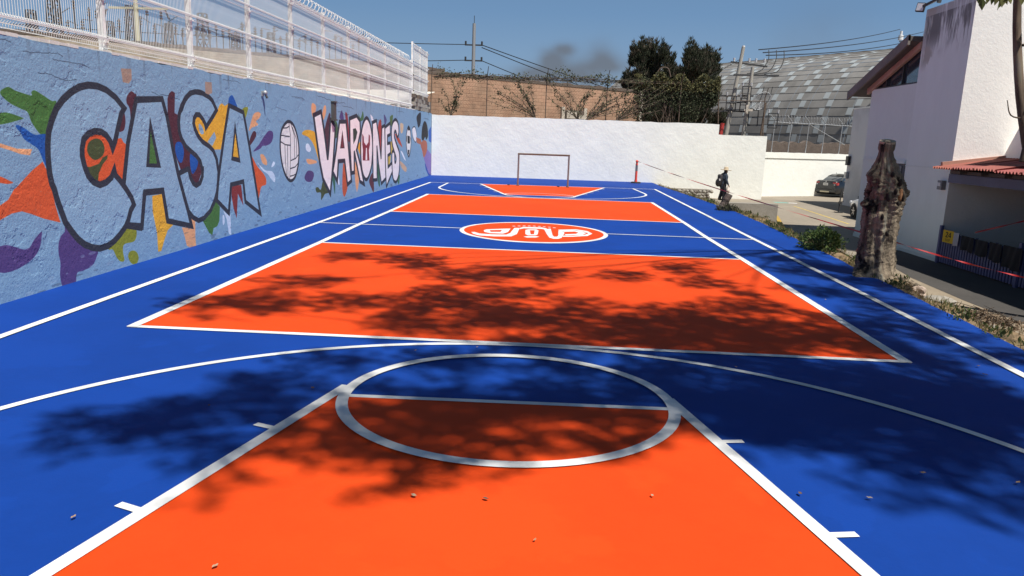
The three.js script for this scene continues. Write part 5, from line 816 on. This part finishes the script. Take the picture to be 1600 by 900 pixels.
// ---------------------------------------------------------------- low walls beside the court
{
  const t = thing('concrete_wall', 'low grey concrete wall end standing across the bank', 'wall'); wallOn([6.9, -8.98], [8.86, -9.0], G0 - .05, .23, .42, mt.block, 'wall_body', t, 11, .02);
  const s = thing('stone_wall', 'low rubble stone wall at the far right corner of the court', 'wall'), r = rng(83);
  part('core', slab(6.55, 9.2, G0, -.16, -23.3, -22.85), mt.stone[2], s);
  for (let row = 0; row < 4; row++) for (let x = 6.6 + r() * .1; x < 9.22;) { const w = .13 + r() * .16, g = new THREE.IcosahedronGeometry(1, 1), p = g.attributes.position; for (let i = 0; i < p.count; i++) { const f = .85 + .3 * Math.abs(Math.sin(p.getX(i) * 5 + p.getY(i) * 7 + row + x * 9)); p.setXYZ(i, p.getX(i) * f * w * .58, p.getY(i) * f * .10, p.getZ(i) * f * .12); } g.computeVertexNormals(); const m = part('stone', g, mt.stone[r() * 3 | 0], s); m.position.set(x + w / 2, G0 + .08 + row * .155 + (r() - .5) * .04, -22.82); m.rotation.z = (r() - .5) * .7; x += w; }
  part('mortar_cap', slab(6.5, 9.22, -.16, -.12, -23.34, -22.74), mt.block, s);
  const l = thing('leaning_log', 'short grey log leaning at the court edge below the walking man', 'log', [6.70, -.2, -8.55]);
  part('log', taper([V(-.10, 0, 0), V(.03, .33, 0), V(.25, .76, -.05)], .145, .13, 12), M([.17, .145, .14], .95, { map: T.bark, ms: 1.2, bump: T.barkB, s: 1.2, bs: .03 }), l); const e = part('cut_end', new THREE.CylinderGeometry(.125, .13, .02, 18), mt.paleStone, l); e.position.set(.255, .772, -.05); e.rotation.z = -.5;
  const dp = thing('dry_plant', 'small dry dark plant around the foot of the leaning log', 'plant', [6.86, -.12, -8.3]), lv = []; for (let i = 0; i < 420; i++) { const a = r() * 6.28, k = Math.sqrt(r()) * .42; lv.push([V(Math.cos(a) * k, r() * .34 * (1 - k), Math.sin(a) * k * .7), V((r() - .5) * 1.4, .6 + r(), (r() - .5) * 1.4).normalize(), .06 + r() * .09, .3]); }
  part('leaves', leafMesh(lv, r), leafMat([.06, .06, .035], .2), dp).userData.kind = 'stuff'; part('stems', mg([0, 1, 2, 3, 4].map(k => rod(V(0, -.05, 0), V(Math.cos(k * 1.3) * .25, .3, Math.sin(k * 1.3) * .2), .01, .005, 4))), mt.limb, dp);
}
// ---------------------------------------------------------------- cars
// lofted skin: stations along the car's length, each a ring of [half width, height]; length axis is z (nose at -z)
function loft(st) {
  const pos = [], idx = [], m = st[0].p.length * 2; st.forEach(({ z, p }) => { for (const [w, y, dz = 0] of p) pos.push(w, y, z + dz); for (let i = p.length - 1; i >= 0; i--) pos.push(-p[i][0], p[i][1], z + (p[i][2] || 0)); });
  for (let k = 0; k + 1 < st.length; k++) for (let i = 0; i < m; i++) { const a = k * m + i, b = k * m + (i + 1) % m; idx.push(a, a + m, b, b, a + m, b + m); }
  for (const k of [0, st.length - 1]) { const c = pos.length / 3; pos.push(0, .6, st[k].z); for (let i = 0; i < m; i++) { const a = k * m + i, b = k * m + (i + 1) % m; k ? idx.push(c, b, a) : idx.push(c, a, b); } }
  const g = new THREE.BufferGeometry(); g.setAttribute('position', new THREE.Float32BufferAttribute(pos, 3)); g.setIndex(idx); g.computeVertexNormals(); return g;
}
function car(name, label, paint, p, turn, plate) {
  const c = thing(name, label, 'car', p, null, turn), W = .85;
  const paintM = M(paint, .32, { phys: 1, clearcoat: .6, clearcoatRoughness: .08 });
  const deck = [[-2.22, .60], [-2.12, .70], [-1.9, .78], [-1.3, .90], [-.85, .95], [.0, .97], [1.2, 1.0], [1.55, 1.06], [2.0, 1.07], [2.14, 1.02], [2.2, .80], [2.22, .55]];
  const wid = z => W * (z < -1.6 ? lerp(.80, 1, smooth(-2.25, -1.6, z)) : z > 1.7 ? lerp(1, .86, smooth(1.7, 2.25, z)) : 1);
  part('body', loft(deck.map(([z, h]) => { const w = wid(z), lo = z < -2.0 || z > 2.05 ? .32 : .2; return { z, p: [[w * .86, lo], [w * .97, lo + .1], [w, Math.min(.55, h - .05)], [w * .985, Math.min(.75, h - .03)], [w * .93, h - .035], [w * .80, h], [w * .4, h + .012], [.001, h + .018]] }; })), paintM, c);
  const G = [[-.95, .95, .93], [-.55, 1.17, .86], [-.2, 1.38, .74], [.3, 1.46, .70], [.8, 1.44, .70], [1.2, 1.30, .74], [1.62, 1.06, .83]];
  part('window_glass', loft(G.map(([z, h, k]) => ({ z, p: [[W * .93, .93], [W * lerp(.93, k, .5), lerp(.93, h, .5)], [W * k, h - .03], [W * k * .86, h], [.001, h + .012]] }))), mt.glass, c);
  part('roof', loft([[-.22, 1.385, .73], [.3, 1.475, .705], [.8, 1.455, .705], [1.18, 1.325, .735]].map(([z, h, k]) => ({ z, p: [[W * k * .98, h - .03], [W * k * .9, h + .005], [.001, h + .02], [W * k * .8, h - .03]].map(q => q) }))), paintM, c);
  for (const s of [-1, 1]) {
    part('pillar', mg([bar(V(s * W * .92, .96, -.9), V(s * W * .73, 1.39, -.2), .06, .05), bar(V(s * W * .9, .97, .42), V(s * W * .715, 1.45, .42), .07, .04), bar(V(s * W * .84, 1.06, 1.6), V(s * W * .735, 1.32, 1.15), .1, .06)]), paintM, c);
    part('side_mirror', box(.2, .13, .12, s * (W + .07), 1.0, -.62, .03), mt.black, c);
    const dr = part('door_line', mg([box(.006, .5, .012, s * (W + .003), .68, -.35), box(.006, .5, .012, s * (W + .003), .68, .5), box(.006, .5, .012, s * (W + .002), .68, 1.25)]), mt.black, c); part('door_handle', mg([box(.02, .03, .16, s * (W + .005), .80, .3), box(.02, .03, .16, s * (W + .005), .80, 1.05)]), paintM, dr);
    part('tail_light', mg([box(.30, .2, .05, s * .60, .86, 2.15, .02), box(.07, .17, .22, s * .74, .87, 2.04, .02)]), M([.42, .015, .02], .2, { phys: 1, clearcoat: 1 }), c); part('reverse_lamp', box(.09, .06, .03, s * .6, .80, 2.185, .01), M([.75, .75, .76], .2), c);
    part('headlight', box(.34, .14, .12, s * .6, .68, -2.1, .03), M([.7, .72, .75], .1), c);
    for (const z of [-1.38, 1.32]) {
      part('wheel_arch', new THREE.CylinderGeometry(.36, .36, .1, 24).rotateZ(Math.PI / 2).translate(s * (W - .045), .33, z), mt.black, c);
      const w = part('wheel', new THREE.TorusGeometry(.235, .085, 10, 28).rotateY(Math.PI / 2).scale(1.2, 1, 1), mt.rubber, c); w.position.set(s * (W - .06), .32, z);
      part('rim', mg([new THREE.CylinderGeometry(.2, .2, .03, 20).rotateZ(Math.PI / 2).translate(s * .04, 0, 0), ...[0, 1, 2, 3, 4].map(k => box(.03, .19, .05, 0, .1, 0).rotateX(k * 1.2566).translate(s * .065, 0, 0))]), M([.62, .63, .64], .3, { metalness: .7 }), w);
    }
  }
  part('rear_bumper', mg([box(1.5, .22, .1, 0, .42, 2.2, .04), box(1.1, .05, .06, 0, .55, 2.24, .015)]), paintM, c); part('bumper_insert', box(.62, .09, .03, 0, .36, 2.26), M([.62, .58, .42], .5), c); part('number_plate', box(.32, .16, .015, 0, .84, 2.215), M([.78, .78, .76], .4), c); part('plate_text', box(.24, .05, .004, 0, .84, 2.225), M([.2, .22, .24], .5), c);
  part('badge', new THREE.CylinderGeometry(.045, .045, .02, 14).rotateX(Math.PI / 2).translate(0, .985, 2.18), mt.galv, c); part('grille', box(1.0, .16, .06, 0, .5, -2.21), mt.black, c); part('aerial', rod(V(0, 1.46, .95), V(0, 1.60, 1.1), .012, .006), mt.black, c);
  return c;
}
car('sedan', 'dark navy sedan parked by the low white wall, rear towards the camera', [.004, .006, .010], [20.0, G0, -32.0], -.86);
car('white_car', 'white car in the shade, mostly hidden behind the tall stump', [.70, .70, .70], [15.25, G0, -14.55], 0);
solo('metal_stand', mg([rod(V(0, 0, 0), V(.04, 1.1, 0), .03), bar(V(-.02, .55, 0), V(.2, .55, 0), .03), box(.34, .04, .3, 0, .02, 0), box(.14, .1, .1, .0, .5, .06)]), mt.darkSteel, 'thin dark metal stand in front of the parked white car', 'stand', [14.75, G0, -18.6]);
{ const t = thing('traffic_post', 'white plastic post with a red foot just left of the stump', 'post', [10.1, G0, -4.3]); part('tube', new THREE.LatheGeometry([[.1, .1], [.075, .2], [.06, .95], [.05, 1.0], [0, 1.01]].map(p => new THREE.Vector2(...p)), 14), M([.72, .72, .74], .5), t); part('foot', new THREE.CylinderGeometry(.13, .16, .1, 14).translate(0, .05, 0), M([.4, .05, .05], .6), t); }
// ---------------------------------------------------------------- walking person
function fieldMesh(bones, lo, hi, cell, k) {     // bones: [a, b, ra, rb]; smooth union of tapered capsules
  const size = Math.max(hi.x - lo.x, hi.y - lo.y, hi.z - lo.z), res = Math.min(110, Math.ceil(size / cell)), mc = new MarchingCubes(res, mt.black, false, false, 120000), half = res / 2; mc.isolation = 0;
  const p = V(0, 0, 0), ab = V(0, 0, 0), ap = V(0, 0, 0), at = i => (i - half) / half * size / 2, c = lo.clone().add(hi).multiplyScalar(.5);
  for (let z = 0; z < res; z++) for (let y = 0; y < res; y++) for (let x = 0; x < res; x++) { p.set(at(x), at(y), at(z)).add(c); let d = 1e3; for (const [a, b, ra, rb] of bones) { ab.copy(b).sub(a); ap.copy(p).sub(a); const t = clamp(ap.dot(ab) / Math.max(1e-9, ab.lengthSq())), q = ap.addScaledVector(ab, -t).length() - lerp(ra, rb, t), h = clamp(.5 + .5 * (d - q) / k); d = lerp(d, q, h) - k * h * (1 - h); } mc.field[x + y * res + z * res * res] = -d; }
  mc.update(); const n = mc.count, g = new THREE.BufferGeometry(); g.setAttribute('position', new THREE.BufferAttribute(mc.positionArray.slice(0, n * 3), 3)); g.setAttribute('normal', new THREE.BufferAttribute(mc.normalArray.slice(0, n * 3), 3)); g.scale(size / 2, size / 2, size / 2).translate(c.x, c.y, c.z); return uvm(g);
}
{
  const t = thing('person', 'person in a straw hat and dark clothes walking with a backpack before the white wall', 'person', [10.28, G0, -24.2]);
  t.rotation.y = .15; t.scale.set(1.05, 1.05, 1.05);
  // faces +x; left arm (towards the camera side, +z is near) hangs forward
  const hip = V(0, .90, 0), chest = V(.03, 1.23, 0), neck = V(.06, 1.43, 0), head = V(.10, 1.56, 0);
  const J = { sN: V(.05, 1.36, .19), eN: V(.08, 1.08, .25), wN: V(.20, .86, .25), sF: V(.05, 1.36, -.19), eF: V(-.02, 1.08, -.25), wF: V(.06, .84, -.24), hN: V(0, .88, .09), kN: V(.09, .48, .10), aN: V(.05, .09, .10), hF: V(0, .88, -.09), kF: V(.02, .48, -.10), aF: V(-.09, .10, -.10) };
  const B = [[hip, chest, .13, .14], [V(.02, 1.2, .07), V(.04, 1.34, .10), .11, .09], [V(.02, 1.2, -.07), V(.04, 1.34, -.10), .11, .09], [chest, neck, .12, .06], [neck, head, .055, .065], [head, V(.11, 1.62, 0), .085, .085], [V(.13, 1.51, 0), V(.16, 1.50, 0), .05, .035], [V(.19, 1.565, 0), V(.205, 1.535, 0), .012, .016],
    [V(.1, 1.56, .085), V(.1, 1.535, .088), .018, .012], [V(.1, 1.56, -.085), V(.1, 1.535, -.088), .018, .012],
    [J.sN, J.eN, .062, .045], [J.eN, J.wN, .043, .030], [J.sF, J.eF, .062, .045], [J.eF, J.wF, .043, .030], [J.hN, J.kN, .092, .062], [J.kN, J.aN, .058, .038], [J.hF, J.kF, .092, .062], [J.kF, J.aF, .058, .038]];
  const skin = M([.17, .085, .055], .6), hand = (w, d, s) => { const l = [[w, w.clone().add(V(.01, -.08, 0)), .030, .036]]; for (let k = 0; k < 4; k++) { const r = w.clone().add(V(.02 + (k - 1.5) * .020, -.085, (k - 1.5) * .004)), m = r.clone().add(V(.012, -.04 - (k === 1 ? .008 : 0), s * .006)), e = m.clone().add(V(.004, -.028, -s * .012)); l.push([r, m, .0095, .0085], [m, e, .0085, .007]); } const r = w.clone().add(V(.03, -.035, s * .012)); l.push([r, r.clone().add(V(.035, -.035, s * .008)), .0115, .009], [r.clone().add(V(.035, -.035, s * .008)), r.clone().add(V(.042, -.065, 0)), .009, .0075]); return l; };
  const body = part('body', mg([fieldMesh(B, V(-.95, -.05, -.95), V(.95, 1.85, .95), .017, .03), ...[[J.wN, 1], [J.wF, -1]].map(([w, s]) => { const l = hand(w, 0, s); return fieldMesh(l, w.clone().add(V(-.1, -.19, -.1)), w.clone().add(V(.12, .03, .12)), .0035, .006); })]), skin, t);
  for (const s of [-1, 1]) part('eye', new THREE.SphereGeometry(.011, 8, 6).translate(.178, 1.585, s * .032), mt.black, t);
  part('mouth', box(.012, .008, .045, .185, 1.50, 0), M([.12, .04, .035], .6), t);
  const f = (l, g) => l.map(([a, b, ra, rb]) => [a, b, ra + g, rb + g]), box2 = [V(-.95, -.05, -.95), V(.95, 1.85, .95)];
  part('shirt', fieldMesh([...f(B.slice(0, 4).map(b => b), .05), ...f([[J.sN, J.eN, .062, .048], [J.eN, J.wN.clone().lerp(J.eN, .12), .046, .036], [J.sF, J.eF, .062, .048], [J.eF, J.wF.clone().lerp(J.eF, .12), .046, .036]], .016), [V(0, .80, 0), hip, .19, .19]], ...box2, .017, .03), M([.035, .05, .075], .95, { bump: T.grain, s: 3, bs: .004 }), t);
  part('trousers', fieldMesh([...f([[J.hN, J.kN, .092, .065], [J.kN, J.aN, .064, .052], [J.hF, J.kF, .092, .065], [J.kF, J.aF, .064, .052]], .034), [V(0, .90, .04), V(0, .90, -.04), .14, .14]], ...box2, .017, .03), M([.022, .024, .032], .95, { bump: T.grain, s: 3, bs: .004 }), t);
  for (const a of [J.aN, J.aF]) part('shoe', fieldMesh([[a.clone().add(V(-.04, -.05, 0)), a.clone().add(V(.15, -.06, 0)), .048, .036]], a.clone().add(V(-.16, -.2, -.16)), a.clone().add(V(.26, .12, .16)), .012, .02), mt.black, t);
  const hat = part('hat', new THREE.LatheGeometry([[.0, .165], [.06, .16], [.10, .13], [.112, .04], [.12, .02], [.24, .0], [.27, .012], [.27, .0], [.24, -.012], [.1, .0]].map(p => new THREE.Vector2(...p)), 30), M([.52, .42, .29], .9, { side: THREE.DoubleSide, bump: T.grain, s: 6, bs: .003 }), t); hat.position.set(.1, 1.635, 0); hat.rotation.z = -.10; hat.scale.set(1.12, 1.1, 1.12);
  part('hat_band', new THREE.CylinderGeometry(.116, .121, .035, 24, 1, true).translate(.1, 1.675, 0), mt.black, t);
  part('hair', new THREE.SphereGeometry(.096, 16, 10, 0, 6.283, 0, 1.9).rotateZ(.5).translate(.09, 1.575, 0), mt.black, t);
  const bp = part('backpack', new RoundedBoxGeometry(.20, .46, .34, 4, .08).translate(-.21, 1.17, .03), M([.05, .045, .05], .9, { bump: T.grain, s: 3, bs: .004 }), t); part('pocket', new RoundedBoxGeometry(.08, .2, .24, 3, .035).translate(-.32, 1.06, .03), M([.035, .033, .038], .9), bp);
  for (const s of [-1, 1]) part('strap', tube([V(-.14, 1.36, s * .12), V(.0, 1.46, s * .13), V(.17, 1.34, s * .13), V(.14, 1.08, s * .15), V(-.1, 1.0, s * .15)], .018, 6), mt.black, bp);
  const sack = solo('round_bag', new THREE.SphereGeometry(1, 20, 14).scale(.19, .25, .15), M([.02, .018, .02], .35), 'round black bag with a pale clip hanging behind the walking person', 'bag', [10.0, G0 + 1.02, -24.05]); sack.rotation.z = -.15;
  part('clip', new THREE.SphereGeometry(.035, 8, 6).translate(.0, .12, .13), mt.porcelain, sack); part('cord', tube([V(.08, .2, 0), V(.16, .4, -.02), V(.22, .5, -.05)], .012, 5), mt.black, sack);
  solo('plastic_bag', fieldMesh([[V(0, 0, 0), V(.03, -.22, 0), .04, .10], [V(.03, -.22, 0), V(.05, -.3, 0), .10, .08]], V(-.3, -.5, -.3), V(.3, .15, .3), .012, .04), M([.62, .55, .48], .6), 'crumpled pale bag held in the walking person’s hand', 'bag', [10.5, G0 + .80, -23.95]);
}
// ---------------------------------------------------------------- thin tree at the right edge and the tree outside the view whose shade falls on the court
const K = [SUN.x / SUN.y, SUN.z / SUN.y];
const leafA1 = leafMat([.075, .095, .03], .12), leafA2 = leafMat([.13, .135, .045], .2);
function shadeTree(name, label, base, fork, clumps, seed, trunkR) {
  const t = thing(name, label, 'tree', base), r = rng(seed), o = V(...base), F = fork.map(f => V(...f).sub(o)), tops = F[F.length - 1], la = [], lb = [], limbs = [];
  part('trunk', taper([V(0, 0, 0), ...F], trunkR, trunkR * .55, 9), mt.limb, t);
  const centres = clumps.map(([x, z, rad, h]) => V(x + K[0] * h, h, z + K[1] * h).sub(o));
  clumps.forEach(([x, z, rad, h, dens = 1], i) => {
    const c = centres[i], start = tops;
    const mid = start.clone().lerp(c, .5).add(V((r() - .5) * .5, .35 + r() * .3, (r() - .5) * .5));
    if (rad > .32) limbs.push(taper([start, start.clone().lerp(mid, .5).add(V(0, .15, 0)), mid, c], .034, .010, 5));
    for (let k = 0; k < (rad > .3 ? 7 : 2); k++) { const d = rdir(r).multiplyScalar(rad * .9); d.y *= .5; limbs.push(taper([c.clone().lerp(mid, .15), c.clone().addScaledVector(d, .5).add(V(0, .08, 0)), c.clone().add(d)], .013, .004, 4)); }
    const n = (rad > .34 ? 780 : 560) * rad * rad * dens | 0; for (let k = 0; k < n; k++) { const d = rdir(r).multiplyScalar(rad * Math.pow(r(), .5)); d.y *= .55; (r() < .7 ? la : lb).push([c.clone().add(d), rdir(r).add(V(0, -.5, 0)).normalize(), .12 + r() * .12, .45]); }
  });
  part('limbs', mg(limbs), mt.limb, t); part('leaves', leafMesh(la, r), leafA1, t).userData.kind = 'stuff'; part('young_leaves', leafMesh(lb, r), leafA2, t).userData.kind = 'stuff'; return t;
}
{
  // places on the court [x, z, radius] that lie in leaf shade
  const spots = [[-3.3, 13.6, .3, .8], [-2.8, 13.6, .4], [-2.6, 13.2, .5], [-1.9, 14.0, .4, .6], [-2.2, 12.5, .5], [-1.5, 13.2, .6], [-1, 13.6, .5, 1.2], [-.8, 12.7, .6], [-.1, 12.9, .7, 1.3], [.5, 12.5, .65, 1.2], [1, 12.9, .55], [-.5, 14.1, .35, .6], [-.6, 11.4, .5], [.5, 11.5, .45, .7], [1.4, 11.9, .6], [0, 13.6, .4, .8], [-1.8, 11.6, .5, .7],
    [-4.2, 9.4, .5, .7], [-3.6, 9, .6, .9], [-3.4, 7.6, .6], [-3.5, 5, .5, .9], [-2.2, 5.1, .7], [-.9, 6.5, .8], [.2, 5.9, .7], [-1, 8.4, .8, 1.2], [.2, 9.3, .8, 1.2], [-1.3, 9.9, .6], [1.2, 10, .8, 1.3], [2.4, 8.8, .8, 1.2], [1.8, 5.8, .5, .8], [3.4, 8.1, .7], [3.8, 9.7, .8, 1.2], [2.5, 10.3, .8, 1.3], [2.9, 4.8, .6], [-.2, 7.8, .6, .8], [-2.4, 8.8, .6], [.9, 8.3, .5, .8], [3.2, 6.3, .5, .8], [1.9, 9.6, .7, 1.1],
    [2.6, 11.6, .7, 1.3], [3.1, 12.1, .65, 1.2], [3.7, 12.4, .7, 1.3], [4.1, 12.9, .6], [4.8, 11.7, .5], [2.4, 13, .45, .9], [3.1, 13.2, .45], [1.9, 12.4, .6, 1.2], [4.6, 10.7, .6], [4.2, 12.1, .6, 1.2], [3.4, 11.3, .6], [5, 6.6, .6], [5.6, 7.7, .6], [5.4, 9.1, .6], [5.2, 4.6, .55], [5.7, 10.2, .5], [3.9, 14.1, .4, .7], [4.6, 13.6, .5], [5.3, 12.7, .6], [6.4, 6.0, .5], [6.9, 4.0, .5], [5.2, 2.9, .4, .8], [6.2, 4.0, .35], [5.8, 3.7, .6], [6.0, 5.3, .6], [3, 13.9, .4, .6], [2.2, 12.7, .5], [2.7, 12.4, .6, 1.2], [4.9, 12.3, .6], [3.6, 13.3, .5], [1.6, 11.2, .5], [.2, 10.6, .5], [-.3, 9.4, .6], [4.5, 8.8, .6], [4.4, 9.8, .6], [2.9, 9.5, .6]];
  const r = rng(5), near = [], far = []; for (const [x, z, rad, d] of spots.slice()) for (let k = 0; k < 4; k++) { const a = r() * 6.28, q = rad * (.75 + .75 * r()); spots.push([x + Math.cos(a) * q * 1.15, z + Math.sin(a) * q, rad * (.22 + .25 * r()), .75]); }
  for (const [x, z, rad, d] of spots) { const c = [x, z, rad * 1.12, 6.9 + r() * 2.2, d ?? 1]; (z < 8.2 ? far : near).push(c); }
  shadeTree('thin_tree', 'slim tree with broad hanging leaves at the right edge before the house', [10.0, G0, 4.5], [[9.66, 1.2, 4.4], [9.36, 2.5, 4.15], [9.16, 3.6, 3.95], [9.0, 5.3, 3.7], [8.6, 6.6, 4.4]], far, 201, .11);
  const t = scene.getObjectByName('thin_tree'), o = V(10.0, G0, 4.5), q = rng(44), L = [];
  part('limb', taper([V(9.31, 2.2, 4.2), V(9.42, 3.3, 4.1), V(9.40, 4.4, 3.9), V(9.5, 5.6, 3.6)].map(v => v.sub(o)), .075, .05, 8), mt.limb, t);
  part('twig', taper([V(9.24, 3.0, 4.08), V(9.0, 3.05, 4.1), V(8.86, 3.32, 4.15)].map(v => v.sub(o)), .018, .008, 5), mt.limb, t); part('twig', taper([V(9.15, 4.35, 3.85), V(9.5, 4.42, 3.9), V(9.8, 4.4, 4)].map(v => v.sub(o)), .03, .02, 5), mt.limb, t);
  for (const [cx, cy, n] of [[8.05, 5.02, 5], [8.38, 5.05, 6], [8.62, 5.05, 4], [9.35, 5.05, 4], [9.55, 3.6, 4], [9.62, 4.5, 4], [9.6, 2.9, 3]]) for (let k = 0; k < n; k++) L.push([V(cx + (q() - .5) * .3, cy + .12 + q() * .12, 4.2 + (q() - .5) * .3).sub(o), V((q() - .5) * .5, -1, (q() - .5) * .5).normalize(), .2 + q() * .12, .5]);
  for (const e of L) part('leaf', leafMesh([e], q), q() < .5 ? leafA1 : leafA2, t);
  shadeTree('shade_tree', 'spreading tree outside the view whose crown shades the near court', [9.6, G0, 13.5], [[9.5, 1.6, 13.6], [9.1, 3.6, 13.8], [8.3, 5.2, 14.2], [7.2, 6.2, 14.6]], near, 202, .2);
}
// ---------------------------------------------------------------- fallen leaves on the court
{
  const list = [['pale curled leaf on the near orange area, left of its middle', -.43, 14.44, .09], ['dark curled leaf on the near orange area below the circle', .04, 14.43, .085], ['tan leaf at the bottom edge of the near orange area', -1.34, 15.35, .07], ['dark leaf on the blue left of the circle in deep shade', -2.43, 13.06, .07], ['thin twig-like leaf on the blue left of the circle, beyond the dark leaf', -1.72, 12.5, .1], ['tiny pale leaf on the right half of the near orange area', 1.14, 14.26, .06], ['brown leaf on the blue at the left, outside the key line', -2.39, 14.94, .07], ['dark leaf on the sunlit blue right of the key', 2.16, 14.11, .08], ['white-edged leaf on the sunlit blue right of the key', 2.62, 14.12, .075], ['dark curled leaf near the right sideline, further one', 5.09, 11.07, .1], ['dark curled leaf near the right sideline, nearer one', 5.2, 10.75, .09], ['thin leaf on the shaded blue right of the key', 3.19, 13.67, .09], ['small leaf on the blue beyond the circle, right of its top', -.36, 10.92, .07], ['small leaf on the blue beyond the circle, left of its top', -1.01, 11.16, .07], ['brown leaf beside the curved white line on the right', 2.43, 11.22, .07], ['brown leaf at the right edge on the shaded blue', 3.82, 13.75, .08], ['tiny leaf on the lower middle of the near orange area', .37, 14.9, .05], ['pale leaf on the right blue strip by the orange corner', 4.74, 7.38, .08]];
  const r = rng(15), tones = [M([.34, .22, .12], .9, { side: THREE.DoubleSide }), M([.12, .07, .045], .9, { side: THREE.DoubleSide }), M([.38, .29, .19], .9, { side: THREE.DoubleSide })];
  list.forEach(([l, x, z, s], i) => {
    s *= .55; const g = new THREE.PlaneGeometry(s, s * .5, 8, 4).rotateX(-Math.PI / 2), p = g.attributes.position, cu = .2 + r() * .5; for (let k = 0; k < p.count; k++) { const u = p.getX(k) / s * 2, v = p.getZ(k) / s * 4; p.setXYZ(k, p.getX(k), .006 + s * cu * .16 * (v * v * .7 + .25 * u * u) + .002 * Math.sin(u * 5), p.getZ(k) * (1 - u * u * .9)); } g.computeVertexNormals();
    const m = solo('fallen_leaf', g, tones[/pale|white|tan/.test(l) ? 2 : /dark/.test(l) ? 1 : 0], l, 'leaf', [x, Y3 + .004, z], 'fallen leaves on the court'); m.rotation.y = r() * 6.28;
  });
}
renderer.render(scene, camera);
